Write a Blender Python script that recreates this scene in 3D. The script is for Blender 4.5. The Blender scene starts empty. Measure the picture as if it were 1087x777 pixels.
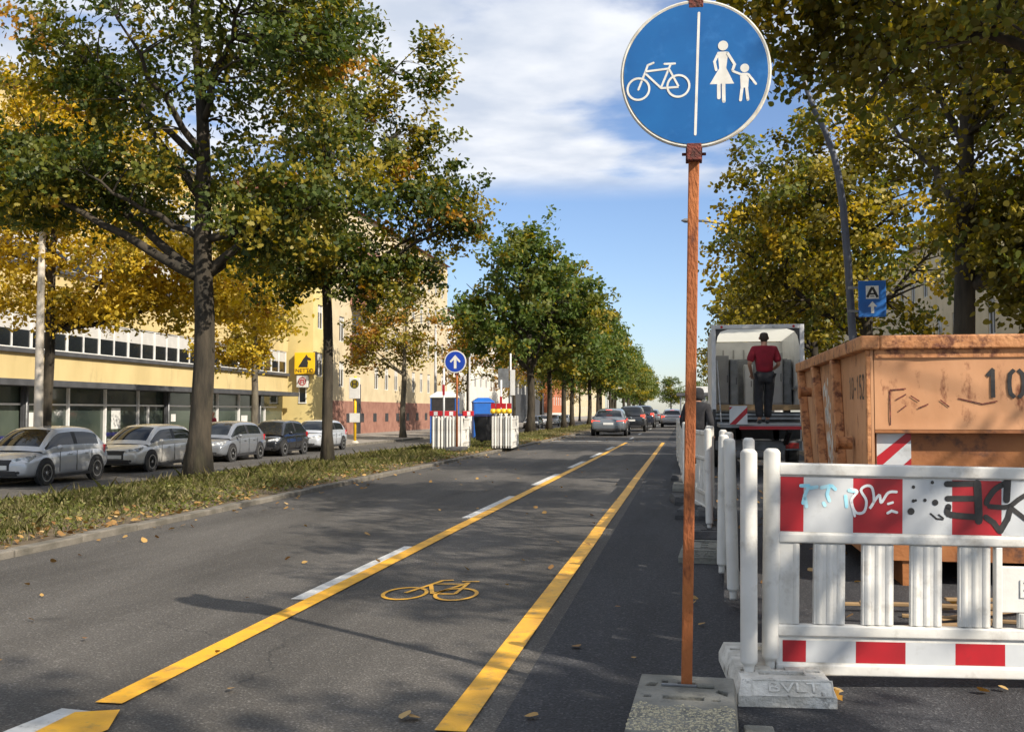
import bpy, bmesh, math, random
import numpy as np
from mathutils import Vector, Matrix, Euler, Quaternion
R_ = math.radians
PI = math.pi
sc = bpy.context.scene
COL = sc.collection
SUN_DIR = Vector((2.98, -2.02, 2.66)).normalized()      # towards the sun

# ------------------------------------------------------------------ materials
def new_mat(name):
    m = bpy.data.materials.new(name); m.use_nodes = True
    nt = m.node_tree; nt.nodes.clear()
    out = nt.nodes.new('ShaderNodeOutputMaterial')
    return m, nt, out

def N(nt, typ, **kw):
    n = nt.nodes.new(typ)
    for k, v in kw.items():
        if k in n.inputs: n.inputs[k].default_value = v
        else: setattr(n, k, v)
    return n

def rgb(c): return (c[0], c[1], c[2], 1.0)

def pm(name, c1, c2=None, scale=4.0, rough=0.6, bump=0.0, bscale=None, metal=0.0, detail=5.0, lo=0.35, hi=0.65,
       c3=None, scale3=1.0, lo3=0.55, hi3=0.65, spec=0.5, coat=0.0, coords='Object', stretch=None):
    """procedural principled: two colours mixed by noise, optional third in patches, optional bump"""
    m, nt, out = new_mat(name)
    b = N(nt, 'ShaderNodeBsdfPrincipled', Roughness=rough, Metallic=metal)
    b.inputs['Specular IOR Level'].default_value = spec
    if coat: b.inputs['Coat Weight'].default_value = coat; b.inputs['Coat Roughness'].default_value = 0.05
    nt.links.new(b.outputs[0], out.inputs[0])
    tc = N(nt, 'ShaderNodeTexCoord'); vec = tc.outputs[coords]
    if stretch:
        mp = N(nt, 'ShaderNodeMapping'); mp.inputs['Scale'].default_value = stretch
        nt.links.new(vec, mp.inputs[0]); vec = mp.outputs[0]
    col = None
    if c2 is not None:
        no = N(nt, 'ShaderNodeTexNoise', Scale=scale, Detail=detail); nt.links.new(vec, no.inputs['Vector'])
        mr = N(nt, 'ShaderNodeMapRange'); mr.inputs[1].default_value = lo; mr.inputs[2].default_value = hi
        nt.links.new(no.outputs[0], mr.inputs[0])
        mx = N(nt, 'ShaderNodeMix', data_type='RGBA')
        mx.inputs[6].default_value = rgb(c1); mx.inputs[7].default_value = rgb(c2)
        nt.links.new(mr.outputs[0], mx.inputs[0]); col = mx.outputs[2]
        if c3 is not None:
            n3 = N(nt, 'ShaderNodeTexNoise', Scale=scale3, Detail=6.0); n3.inputs['Roughness'].default_value = 0.65
            nt.links.new(vec, n3.inputs['Vector'])
            m3 = N(nt, 'ShaderNodeMapRange'); m3.inputs[1].default_value = lo3; m3.inputs[2].default_value = hi3
            nt.links.new(n3.outputs[0], m3.inputs[0])
            x3 = N(nt, 'ShaderNodeMix', data_type='RGBA'); x3.inputs[7].default_value = rgb(c3)
            nt.links.new(m3.outputs[0], x3.inputs[0]); nt.links.new(col, x3.inputs[6]); col = x3.outputs[2]
        nt.links.new(col, b.inputs['Base Color'])
    else:
        b.inputs['Base Color'].default_value = rgb(c1)
    if bump:
        nb = N(nt, 'ShaderNodeTexNoise', Scale=bscale or scale * 4, Detail=4.0); nt.links.new(vec, nb.inputs['Vector'])
        bp = N(nt, 'ShaderNodeBump', Strength=bump, Distance=0.02)
        nt.links.new(nb.outputs[0], bp.inputs['Height']); nt.links.new(bp.outputs[0], b.inputs['Normal'])
    return m

def leaf_mat(name, c1, c2, trans=0.35, c3=None, rough=0.5):
    m, nt, out = new_mat(name)
    g = N(nt, 'ShaderNodeNewGeometry')
    rp = N(nt, 'ShaderNodeValToRGB')
    rp.color_ramp.elements[0].color = rgb(c1); rp.color_ramp.elements[1].color = rgb(c2)
    if c3:
        e = rp.color_ramp.elements.new(0.9); e.color = rgb(c2); rp.color_ramp.elements[2].color = rgb(c3)
    nt.links.new(g.outputs['Random Per Island'], rp.inputs[0])
    b = N(nt, 'ShaderNodeBsdfPrincipled', Roughness=rough); b.inputs['Specular IOR Level'].default_value = 0.35
    t = N(nt, 'ShaderNodeBsdfTranslucent')
    hs = N(nt, 'ShaderNodeHueSaturation', Saturation=1.15, Value=1.25)
    mx = N(nt, 'ShaderNodeMixShader'); mx.inputs[0].default_value = trans
    nt.links.new(rp.outputs[0], b.inputs['Base Color']); nt.links.new(rp.outputs[0], hs.inputs['Color'])
    nt.links.new(hs.outputs[0], t.inputs[0])
    nt.links.new(b.outputs[0], mx.inputs[1]); nt.links.new(t.outputs[0], mx.inputs[2]); nt.links.new(mx.outputs[0], out.inputs[0])
    return m

M = {}
def asphalt(name, c1, c2, c3, wear_dapple):
    m, nt, out = new_mat(name)
    b = N(nt, 'ShaderNodeBsdfPrincipled', Roughness=0.82); b.inputs['Specular IOR Level'].default_value = 0.3
    nt.links.new(b.outputs[0], out.inputs[0])
    tc = N(nt, 'ShaderNodeTexCoord')
    fine = N(nt, 'ShaderNodeTexNoise', Scale=85.0, Detail=3.0); nt.links.new(tc.outputs['Object'], fine.inputs['Vector'])
    vor = N(nt, 'ShaderNodeTexVoronoi', Scale=110.0); nt.links.new(tc.outputs['Object'], vor.inputs['Vector'])
    mp = N(nt, 'ShaderNodeMapping'); mp.inputs['Scale'].default_value = (1.0, 0.16, 1.0)
    nt.links.new(tc.outputs['Object'], mp.inputs[0])
    big = N(nt, 'ShaderNodeTexNoise', Scale=1.1, Detail=7.0); big.inputs['Roughness'].default_value = 0.6
    nt.links.new(mp.outputs[0], big.inputs['Vector'])
    r1 = N(nt, 'ShaderNodeValToRGB'); r1.color_ramp.elements[0].position = .36; r1.color_ramp.elements[1].position = .66
    r1.color_ramp.elements[0].color = rgb(c1); r1.color_ramp.elements[1].color = rgb(c2)
    nt.links.new(fine.outputs[0], r1.inputs[0])
    # pale stone chips
    r2 = N(nt, 'ShaderNodeMapRange'); r2.inputs[1].default_value = .9; r2.inputs[2].default_value = .97
    sep = N(nt, 'ShaderNodeSeparateColor'); nt.links.new(vor.outputs['Color'], sep.inputs[0]); nt.links.new(sep.outputs[0], r2.inputs[0])
    m1 = N(nt, 'ShaderNodeMix', data_type='RGBA'); m1.inputs[7].default_value = rgb(c3)
    nt.links.new(r2.outputs[0], m1.inputs[0]); nt.links.new(r1.outputs[0], m1.inputs[6])
    r3 = N(nt, 'ShaderNodeMapRange'); r3.inputs[1].default_value = .35; r3.inputs[2].default_value = .7
    r3.inputs[3].default_value = wear_dapple; r3.inputs[4].default_value = 1.18  # long patches: road wear, deepened further to suggest dappled tree shade
    nt.links.new(big.outputs[0], r3.inputs[0])
    m2 = N(nt, 'ShaderNodeVectorMath', operation='SCALE'); nt.links.new(m1.outputs[2], m2.inputs[0]); nt.links.new(r3.outputs[0], m2.inputs['Scale'])
    # thin wandering cracks, broken up by a second noise
    dn = N(nt, 'ShaderNodeTexNoise', Scale=1.6, Detail=5.0); nt.links.new(tc.outputs['Object'], dn.inputs['Vector'])
    dm = N(nt, 'ShaderNodeVectorMath', operation='MULTIPLY_ADD'); dm.inputs[1].default_value = (.9, .9, 0); nt.links.new(dn.outputs['Color'], dm.inputs[0]); nt.links.new(tc.outputs['Object'], dm.inputs[2])
    ck = N(nt, 'ShaderNodeTexVoronoi', Scale=.42, feature='DISTANCE_TO_EDGE'); nt.links.new(dm.outputs[0], ck.inputs['Vector'])
    c1_ = N(nt, 'ShaderNodeMapRange'); c1_.inputs[1].default_value = .001; c1_.inputs[2].default_value = .005; c1_.inputs[3].default_value = .6; c1_.inputs[4].default_value = 0; nt.links.new(ck.outputs['Distance'], c1_.inputs[0])
    gn = N(nt, 'ShaderNodeTexNoise', Scale=.5, Detail=2.0); nt.links.new(tc.outputs['Object'], gn.inputs['Vector'])
    g1 = N(nt, 'ShaderNodeMapRange'); g1.inputs[1].default_value = .5; g1.inputs[2].default_value = .6; nt.links.new(gn.outputs[0], g1.inputs[0])
    cm_ = N(nt, 'ShaderNodeMath', operation='MULTIPLY'); nt.links.new(c1_.outputs[0], cm_.inputs[0]); nt.links.new(g1.outputs[0], cm_.inputs[1])
    cx = N(nt, 'ShaderNodeMix', data_type='RGBA'); cx.inputs[7].default_value = (.02, .02, .02, 1); nt.links.new(cm_.outputs[0], cx.inputs[0]); nt.links.new(m2.outputs[0], cx.inputs[6])
    # old oil drips
    ov = N(nt, 'ShaderNodeTexVoronoi', Scale=1.3); nt.links.new(dm.outputs[0], ov.inputs['Vector'])
    o1 = N(nt, 'ShaderNodeMapRange'); o1.inputs[1].default_value = .05; o1.inputs[2].default_value = .16; o1.inputs[3].default_value = .45; o1.inputs[4].default_value = 0; nt.links.new(ov.outputs['Distance'], o1.inputs[0])
    oc = N(nt, 'ShaderNodeSeparateColor'); nt.links.new(ov.outputs['Color'], oc.inputs[0]); og = N(nt, 'ShaderNodeMath', operation='GREATER_THAN'); og.inputs[1].default_value = .72; nt.links.new(oc.outputs[0], og.inputs[0])
    om = N(nt, 'ShaderNodeMath', operation='MULTIPLY'); nt.links.new(o1.outputs[0], om.inputs[0]); nt.links.new(og.outputs[0], om.inputs[1])
    ox = N(nt, 'ShaderNodeMix', data_type='RGBA'); ox.inputs[7].default_value = (.03, .029, .028, 1); nt.links.new(om.outputs[0], ox.inputs[0]); nt.links.new(cx.outputs[2], ox.inputs[6])
    nt.links.new(ox.outputs[2], b.inputs['Base Color'])
    bp = N(nt, 'ShaderNodeBump', Strength=0.55, Distance=0.008)
    ad = N(nt, 'ShaderNodeMath', operation='ADD'); nt.links.new(vor.outputs['Distance'], ad.inputs[0]); nt.links.new(fine.outputs[0], ad.inputs[1])
    nt.links.new(ad.outputs[0], bp.inputs['Height']); nt.links.new(bp.outputs[0], b.inputs['Normal'])
    return m

M['asphalt'] = asphalt('asphalt', (.062, .058, .053), (.130, .121, .110), (.19, .18, .165), .60)
M['asphalt_dark'] = asphalt('asphalt_dark', (.029, .030, .034), (.062, .064, .071), (.11, .11, .115), .58)
M['pavement'] = pm('pavement', (.30, .27, .235), (.20, .18, .16), 3.0, .85, .3, 40)
M['soil'] = pm('soil', (.085, .062, .038), (.14, .105, .06), 2.0, .95, .6, 20)
M['kerb'] = pm('kerb', (.20, .18, .15), (.11, .10, .08), 5.0, .85, .4, 60)
M['ground'] = pm('ground', (.12, .11, .09), (.17, .15, .12), 1.0, .9)
M['yellow_tape'] = pm('yellow_tape', (.80, .42, .02), (.66, .33, .025), 6.0, .58, .2, 90, c3=(.30, .19, .06), scale3=10.0, lo3=.53, hi3=.74)
M['white_line'] = pm('white_line', (.62, .62, .60), (.42, .42, .40), 8.0, .7, .15, 120, c3=(.17, .17, .165), scale3=22.0, lo3=.58, hi3=.72)
M['rust'] = pm('rust', (.40, .13, .035), (.24, .065, .018), 9.0, .78, .5, 90, c3=(.09, .026, .012), scale3=18.0, lo3=.56, hi3=.7, stretch=(1, 1, .35))
M['rust_dark'] = pm('rust_dark', (.20, .045, .03), (.06, .02, .015), 40.0, .8, .6, 120)
M['sign_blue'] = pm('sign_blue', (.009, .098, .305), (.013, .132, .375), 4.0, .36, c3=(.03, .16, .42), scale3=9.0, lo3=.55, hi3=.75, spec=.4)
M['sign_blue2'] = pm('sign_blue2', (.012, .05, .42), (.015, .06, .36), 5.0, .35)
M['ad_blue'] = pm('ad_blue', (.015, .13, .42), (.02, .10, .33), 3.0, .4)
M['sign_white'] = pm('sign_white', (.74, .73, .68), (.62, .60, .54), 22.0, .45)
M['sign_rim'] = pm('sign_rim', (.70, .68, .60), (.50, .46, .38), 20.0, .5)
M['plastic_white'] = pm('plastic_white', (.70, .69, .655), (.58, .57, .53), 3.5, .5, .08, 30, c3=(.23, .205, .165), scale3=6.0, lo3=.54, hi3=.84)
M['foil_white'] = pm('foil_white', (.54, .56, .57), (.44, .46, .48), 4.0, .4, c3=(.3, .3, .29), scale3=9., lo3=.58, hi3=.85)
M['foil_red'] = pm('foil_red', (.40, .010, .018), (.29, .010, .016), 5.0, .42, c3=(.16, .02, .02), scale3=9., lo3=.6, hi3=.85)
M['plate_grey'] = pm('plate_grey', (.24, .235, .205), (.15, .15, .13), 7.0, .9, .5, 70, c3=(.09, .09, .085), scale3=12., lo3=.56, hi3=.7)
M['plate_white'] = pm('plate_white', (.74, .72, .66), (.48, .46, .41), 9.0, .85, .5, 70, c3=(.16, .15, .13), scale3=13., lo3=.58, hi3=.68)
M['plate_black'] = pm('plate_black', (.045, .046, .05), (.085, .085, .085), 9.0, .85, .5, 70, c3=(.2, .2, .19), scale3=10., lo3=.6, hi3=.72)
M['gravel'] = pm('gravel', (.60, .54, .36), (.20, .18, .14), 90.0, .85)
M['hole_shade'] = pm('hole_shade', (.02, .02, .02), (.035, .03, .03), 10, .9)
M['skip'] = pm('skip', (.52, .265, .13), (.42, .195, .085), 2.2, .68, .35, 5, c3=(.17, .05, .018), scale3=8.0, lo3=.56, hi3=.68, stretch=(1, 1, .5))
M['skip_edge'] = pm('skip_edge', (.54, .25, .10), (.38, .15, .05), 6.0, .62, .3, 40, c3=(.12, .034, .012), scale3=11.0, lo3=.50, hi3=.64)
M['skip_low'] = pm('skip_low', (.36, .14, .042), (.25, .09, .028), 2.5, .65, .2, 30, c3=(.10, .04, .02), scale3=5.0, lo3=.56, hi3=.66)
M['splash'] = pm('splash', (.72, .70, .64), (.50, .46, .40), 20, .8)
M['black_paint'] = pm('black_paint', (.012, .012, .014), (.03, .028, .026), 30, .5)
M['cyan_paint'] = pm('cyan_paint', (.25, .62, .78), (.45, .72, .80), 30, .5)
M['white_paint'] = pm('white_paint', (.78, .80, .80), (.66, .68, .7), 30, .5)
M['bark'] = pm('bark', (.058, .046, .031), (.02, .017, .012), 7.0, .92, 1.0, 16, stretch=(1, 1, .22), c3=(.078, .07, .04), scale3=2.0, lo3=.55, hi3=.75)
M['bark_light'] = pm('bark_light', (.17, .15, .11), (.075, .065, .05), 7.0, .92, 1.0, 16, stretch=(1, 1, .25))
M['lf_green'] = leaf_mat('lf_green', (.032, .056, .012), (.09, .12, .022), .38)
M['lf_mid'] = leaf_mat('lf_mid', (.085, .105, .020), (.17, .18, .03), .4)
M['lf_lime'] = leaf_mat('lf_lime', (.22, .19, .022), (.36, .28, .035), .42)
M['lf_gold'] = leaf_mat('lf_gold', (.46, .31, .02), (.66, .48, .05), .42, c3=(.72, .58, .12))
M['lf_orange'] = leaf_mat('lf_orange', (.30, .14, .02), (.46, .25, .04), .38)
M['lf_olive'] = leaf_mat('lf_olive', (.075, .068, .010), (.185, .155, .018), .42)
M['lf_far'] = leaf_mat('lf_far', (.055, .095, .022), (.13, .18, .036), .4, c3=(.22, .22, .04))
M['grass'] = leaf_mat('grass', (.095, .115, .025), (.23, .235, .07), .42, c3=(.40, .36, .16), rough=.6)
M['grass_dry'] = leaf_mat('grass_dry', (.21, .19, .075), (.42, .37, .19), .3, c3=(.45, .34, .18), rough=.6)
M['litter'] = leaf_mat('litter', (.20, .10, .035), (.42, .26, .085), .15, c3=(.55, .40, .20), rough=.7)
M['lamp_grey'] = pm('lamp_grey', (.20, .22, .27), (.26, .28, .32), 3.0, .45, metal=.4)
M['lamp_blue'] = pm('lamp_blue', (.075, .085, .115), (.11, .12, .15), 3.0, .5, metal=.2)
M['concrete'] = pm('concrete', (.62, .57, .49), (.50, .45, .38), 3.0, .8, .2, 40)
M['metal_white'] = pm('metal_white', (.62, .63, .64), (.52, .53, .54), 3.0, .45)
M['metal_grey'] = pm('metal_grey', (.26, .27, .28), (.17, .175, .18), 5.0, .5, .1, metal=.5)
M['metal_dark'] = pm('metal_dark', (.035, .036, .04), (.06, .06, .062), 5.0, .55, metal=.3)
M['yellow_wall'] = pm('yellow_wall', (.60, .475, .23), (.50, .39, .18), .7, .85, .1, 30, c3=(.36, .28, .14), scale3=1.6, lo3=.56, hi3=.8, stretch=(1, 1, .3))
M['yellow_bright'] = pm('yellow_bright', (.66, .54, .24), (.58, .47, .2), .8, .85)
M['cream_wall'] = pm('cream_wall', (.60, .50, .33), (.50, .42, .27), .8, .85, .1, 20)
M['white_wall'] = pm('white_wall', (.72, .69, .62), (.62, .59, .53), .6, .85)
M['red_base'] = pm('red_base', (.33, .17, .125), (.24, .115, .085), 1.5, .85, .4, 14)
M['orange_wall'] = pm('orange_wall', (.50, .17, .08), (.42, .14, .07), 1.0, .85)
M['grey_wall'] = pm('grey_wall', (.30, .29, .27), (.22, .21, .2), .8, .85)
M['slate'] = pm('slate', (.075, .078, .085), (.05, .052, .056), 2.0, .6)
M['roof_red'] = pm('roof_red', (.28, .10, .06), (.2, .075, .05), 2.0, .8)
M['frame_white'] = pm('frame_white', (.72, .72, .70), (.64, .64, .62), 3.0, .5)
M['frame_dark'] = pm('frame_dark', (.05, .05, .055), (.035, .035, .04), 3.0, .5)
M['glass'] = pm('glass', (.010, .012, .014), (.022, .026, .03), .35, .04, spec=.45)
M['glass_shop'] = pm('glass_shop', (.022, .032, .03), (.075, .095, .075), .25, .06, spec=.8)
M['blind'] = pm('blind', (.52, .51, .48), (.45, .44, .41), 2.0, .8)
M['navy'] = pm('navy', (.015, .018, .12), (.02, .024, .1), 3.0, .4)
M['tyre'] = pm('tyre', (.018, .018, .018), (.03, .03, .03), 12, .85)
M['rim'] = pm('rim', (.52, .53, .54), (.42, .43, .44), 6, .32, metal=.8)
M['plastic_black'] = pm('plastic_black', (.02, .02, .022), (.032, .032, .034), 8, .55)
M['headlight'] = pm('headlight', (.80, .83, .85), (.10, .11, .12), 9, .05, spec=.9)
M['tail_red'] = pm('tail_red', (.48, .012, .015), (.36, .01, .012), 8, .15)
m, nt, out = new_mat('brake_light')
b = N(nt, 'ShaderNodeBsdfPrincipled', Roughness=.2); b.inputs['Base Color'].default_value = (.7, .03, .02, 1)
b.inputs['Emission Color'].default_value = (1, .09, .05, 1); b.inputs['Emission Strength'].default_value = 1.3
nt.links.new(b.outputs[0], out.inputs[0]); M['brake'] = m
M['number_plate'] = pm('number_plate', (.7, .7, .68), (.62, .62, .6), 8, .4)
def paint(key, c, metal=.2):
    M[key] = pm(key, c, tuple(v * .9 for v in c), 2.5, .25, metal=metal, coat=1.0, c3=tuple(v * .75 for v in c), scale3=6., lo3=.6, hi3=.9)
paint('car_silverblue', (.50, .52, .545)); paint('car_silver', (.62, .605, .565)); paint('car_grey', (.19, .205, .23))
paint('car_black', (.02, .022, .026), .2); paint('car_silver2', (.50, .53, .57)); paint('car_slate', (.145, .165, .185)); paint('car_navy', (.022, .026, .04), .2)
paint('car_pale', (.42, .40, .40)); paint('car_white', (.72, .72, .71), .0)
M['skin'] = pm('skin', (.36, .19, .12), (.31, .155, .10), 12, .55)
M['shirt_red'] = pm('shirt_red', (.25, .008, .022), (.16, .006, .016), 5, .9, .6, 9)
M['cloth_black'] = pm('cloth_black', (.012, .012, .015), (.022, .022, .026), 8, .9, .3, 30)
M['hair'] = pm('hair', (.022, .014, .009), (.04, .026, .017), 30, .6)
M['toilet_blue'] = pm('toilet_blue', (.012, .13, .50), (.015, .11, .43), 3, .45)
M['lamp_yellow'] = pm('lamp_yellow', (.80, .52, .03), (.72, .45, .03), 10, .3)
M['box_white'] = pm('box_white', (.68, .68, .66), (.56, .56, .54), 2.0, .5, c3=(.3, .29, .27), scale3=3., lo3=.6, hi3=.75)
M['wood'] = pm('wood', (.32, .21, .10), (.22, .14, .07), 4, .7, stretch=(1, 6, 1))
M['cabinet'] = pm('cabinet', (.38, .38, .38), (.28, .28, .29), 1.5, .6)
M['cardboard'] = pm('cardboard', (.34, .22, .12), (.28, .18, .10), 3, .85)
M['net_yellow'] = pm('net_yellow', (.86, .52, .01), (.80, .47, .01), 3, .45)
m, nt, out = new_mat('grp_roof')
d_ = N(nt, 'ShaderNodeBsdfDiffuse'); d_.inputs[0].default_value = (.7, .7, .68, 1)
t_ = N(nt, 'ShaderNodeBsdfTranslucent'); t_.inputs[0].default_value = (.8, .8, .76, 1)
x_ = N(nt, 'ShaderNodeMixShader'); x_.inputs[0].default_value = .85
nt.links.new(d_.outputs[0], x_.inputs[1]); nt.links.new(t_.outputs[0], x_.inputs[2]); nt.links.new(x_.outputs[0], out.inputs[0]); M['grp_roof'] = m

# ------------------------------------------------------------------ mesh helpers
class MB:
    def __init__(s): s.v = []; s.f = []; s.mi = []; s.mats = []; s.cur = 0
    def mat(s, m):
        if m not in s.mats: s.mats.append(m)
        s.cur = s.mats.index(m); return s
    def add(s, vs, fs):
        o = len(s.v); s.v += [tuple(v) for v in vs]
        for f in fs: s.f.append([i + o for i in f]); s.mi.append(s.cur)
        return s
    def box(s, x0, x1, y0, y1, z0, z1):
        return s.add([(x0, y0, z0), (x1, y0, z0), (x1, y1, z0), (x0, y1, z0), (x0, y0, z1), (x1, y0, z1), (x1, y1, z1), (x0, y1, z1)],
                     [(0, 3, 2, 1), (4, 5, 6, 7), (0, 1, 5, 4), (1, 2, 6, 5), (2, 3, 7, 6), (3, 0, 4, 7)])
    def hexa(s, pts):   # 4 bottom (ccw from above), 4 top
        return s.add(pts, [(0, 3, 2, 1), (4, 5, 6, 7), (0, 1, 5, 4), (1, 2, 6, 5), (2, 3, 7, 6), (3, 0, 4, 7)])
    def quad(s, a, b, c, d): return s.add([a, b, c, d], [(0, 1, 2, 3)])
    def poly(s, pts): return s.add(pts, [tuple(range(len(pts)))])
    def tube(s, pts, rad, seg=8, cap=True):
        pts = [Vector(p) for p in pts]
        if not hasattr(rad, '__len__'): rad = [rad] * len(pts)
        vs = []; fs = []; n = len(pts); prev = None
        for i, p in enumerate(pts):
            t = (pts[min(i + 1, n - 1)] - pts[max(i - 1, 0)])
            t = t.normalized() if t.length > 1e-9 else Vector((0, 0, 1))
            if prev is None:
                a = Vector((1, 0, 0)) if abs(t.x) < .9 else Vector((0, 1, 0))
                u = (a - t * a.dot(t)).normalized()
            else:
                u = prev - t * prev.dot(t)
                u = u.normalized() if u.length > 1e-6 else t.orthogonal().normalized()
            prev = u; w = t.cross(u)
            for k in range(seg):
                an = 2 * PI * k / seg
                vs.append(p + (u * math.cos(an) + w * math.sin(an)) * rad[i])
        for i in range(n - 1):
            for k in range(seg):
                a = i * seg + k; b2 = i * seg + (k + 1) % seg
                fs.append((a, b2, b2 + seg, a + seg))
        if cap:
            fs.append(tuple(reversed(range(seg)))); fs.append(tuple(range((n - 1) * seg, n * seg)))
        return s.add(vs, fs)
    def lathe(s, prof, c=(0, 0, 0), axis='z', seg=20):
        vs = []; fs = []; n = len(prof)
        for (r, h) in prof:
            for k in range(seg):
                an = 2 * PI * k / seg; a, b2 = r * math.cos(an), r * math.sin(an)
                p = {'z': (a, b2, h), 'y': (b2, h, a), 'x': (h, a, b2)}[axis]
                vs.append((p[0] + c[0], p[1] + c[1], p[2] + c[2]))
        for i in range(n - 1):
            for k in range(seg):
                a = i * seg + k; b2 = i * seg + (k + 1) % seg
                fs.append((a, b2, b2 + seg, a + seg))
        fs.append(tuple(reversed(range(seg)))); fs.append(tuple(range((n - 1) * seg, n * seg)))
        return s.add(vs, fs)
    def ball(s, c, r, seg=12, rings=8):
        r = r if hasattr(r, '__len__') else (r, r, r)
        vs = []; fs = []
        for i in range(rings + 1):
            t = PI * i / rings; t = min(max(t, .02), PI - .02)
            for k in range(seg):
                a = 2 * PI * k / seg
                vs.append((c[0] + r[0] * math.sin(t) * math.cos(a), c[1] + r[1] * math.sin(t) * math.sin(a), c[2] - r[2] * math.cos(t)))
        for i in range(rings):
            for k in range(seg):
                a = i * seg + k; b2 = i * seg + (k + 1) % seg
                fs.append((a, b2, b2 + seg, a + seg))
        fs.append(tuple(reversed(range(seg)))); fs.append(tuple(range(rings * seg, (rings + 1) * seg)))
        return s.add(vs, fs)
    def loft(s, rings, cap=True):
        vs = [p for r in rings for p in r]; n = len(rings[0]); fs = []
        for i in range(len(rings) - 1):
            for k in range(n):
                a = i * n + k; b2 = i * n + (k + 1) % n
                fs.append((a, b2, b2 + n, a + n))
        if cap: fs.append(tuple(reversed(range(n)))); fs.append(tuple(range((len(rings) - 1) * n, len(rings) * n)))
        return s.add(vs, fs)
    def build(s, name, mat=None, parent=None, loc=None, smooth=False, bevel=0, bseg=2, subsurf=0, fix=True):
        me = bpy.data.meshes.new(name)
        me.from_pydata([tuple(v) for v in s.v], [], s.f)
        mats = s.mats or [mat]
        if mat is not None and not s.mats: mats = [mat]
        for mm in mats: me.materials.append(M[mm] if isinstance(mm, str) else mm)
        if s.mats: me.polygons.foreach_set('material_index', s.mi)
        if fix:
            bm = bmesh.new(); bm.from_mesh(me); bmesh.ops.recalc_face_normals(bm, faces=bm.faces); bm.to_mesh(me); bm.free()
        if smooth: me.polygons.foreach_set('use_smooth', [True] * len(me.polygons))
        me.update()
        o = bpy.data.objects.new(name, me); COL.objects.link(o)
        if parent: o.parent = parent
        if loc: o.location = loc
        if bevel:
            bv = o.modifiers.new('bevel', 'BEVEL'); bv.width = bevel; bv.segments = bseg; bv.limit_method = 'ANGLE'; bv.angle_limit = R_(35)
            bv.use_clamp_overlap = True
            if smooth: o.modifiers.new('wn', 'WEIGHTED_NORMAL')
        if subsurf:
            ss = o.modifiers.new('sub', 'SUBSURF'); ss.levels = subsurf; ss.render_levels = subsurf
        return o

def tag(o, label=None, cat=None, group=None, kind=None):
    if label: o['label'] = label
    if cat: o['category'] = cat
    if group: o['group'] = group
    if kind: o['kind'] = kind
    return o
def thing(name, label, cat, loc=(0, 0, 0), rz=0, group=None, rot=None):
    o = bpy.data.objects.new(name, None); COL.objects.link(o); o.location = loc
    o.rotation_euler = rot if rot else (0, 0, rz); o.empty_display_size = .1
    return tag(o, label, cat, group)
CH = {}
def kids(o): return list(o.children)
def dup(o, loc=None, rz=None, label=None, group=None, rot=None, scale=None, skip=()):
    def rec(s, par):
        c = s.copy(); COL.objects.link(c)
        if par is not None: c.parent = par
        for ch in kids(s):
            if ch.name.split('.')[0] in skip: continue
            rec(ch, c)
        return c
    c = rec(o, None)
    if loc: c.location = loc
    if rz is not None: c.rotation_euler = (0, 0, rz)
    if rot: c.rotation_euler = rot
    if scale: c.scale = scale
    if label: c['label'] = label
    if group: c['group'] = group
    return c
def structure(o): o['kind'] = 'structure'; return o

class Decal:
    """flat stickers/paint: strokes and polygons in a local 2D plane, each a hair above the last"""
    def __init__(s, org, U, V, step=.00025, h0=.0):
        s.o = Vector(org); s.U = Vector(U); s.V = Vector(V); s.n = s.U.cross(s.V).normalized(); s.h0 = h0; s.h = h0; s.k = 0; s.step = step; s.mb = MB()
    def up(s): s.k += 1; s.h = s.h0 + s.step * (1 if s.k == 1 else 2 + s.k % 7)
    def p(s, u, v): return s.o + s.U * u + s.V * v + s.n * s.h
    def poly(s, pts, m=None):
        if m: s.mb.mat(m)
        s.up(); s.mb.poly([s.p(*q) for q in pts]); return s
    def disc(s, u, v, r, m=None, seg=24, ry=None):
        ry = ry or r
        return s.poly([(u + r * math.cos(2 * PI * k / seg), v + ry * math.sin(2 * PI * k / seg)) for k in range(seg)], m)
    def ring(s, u, v, r, w, m=None, seg=36, ry=None, wy=None):
        if m: s.mb.mat(m)
        s.up(); ry = ry or r; wy = wy or w
        for k in range(seg):
            a, b2 = 2 * PI * k / seg, 2 * PI * (k + 1) / seg
            s.mb.poly([s.p(u + (r - w) * math.cos(a), v + (ry - wy) * math.sin(a)), s.p(u + r * math.cos(a), v + ry * math.sin(a)),
                       s.p(u + r * math.cos(b2), v + ry * math.sin(b2)), s.p(u + (r - w) * math.cos(b2), v + (ry - wy) * math.sin(b2))])
        return s
    def line(s, pts, w, m=None, caps=False):
        if m: s.mb.mat(m)
        for i in range(len(pts) - 1):
            s.up()
            a, b2 = Vector(pts[i]), Vector(pts[i + 1]); d = (b2 - a)
            if d.length < 1e-9: continue
            d.normalize(); n = Vector((-d.y, d.x)) * w * .5
            if i < len(pts) - 2 and len(pts) > 2: b2 = b2 + d * w * .35
            s.mb.poly([s.p(*(a + n)), s.p(*(a - n)), s.p(*(b2 - n)), s.p(*(b2 + n))][::-1])
        if caps:
            s.disc(*pts[0], w * .5, seg=10); s.disc(*pts[-1], w * .5, seg=10)
        return s
    def build(s, name, parent=None, mat=None): return s.mb.build(name, mat, parent, fix=False)

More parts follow.
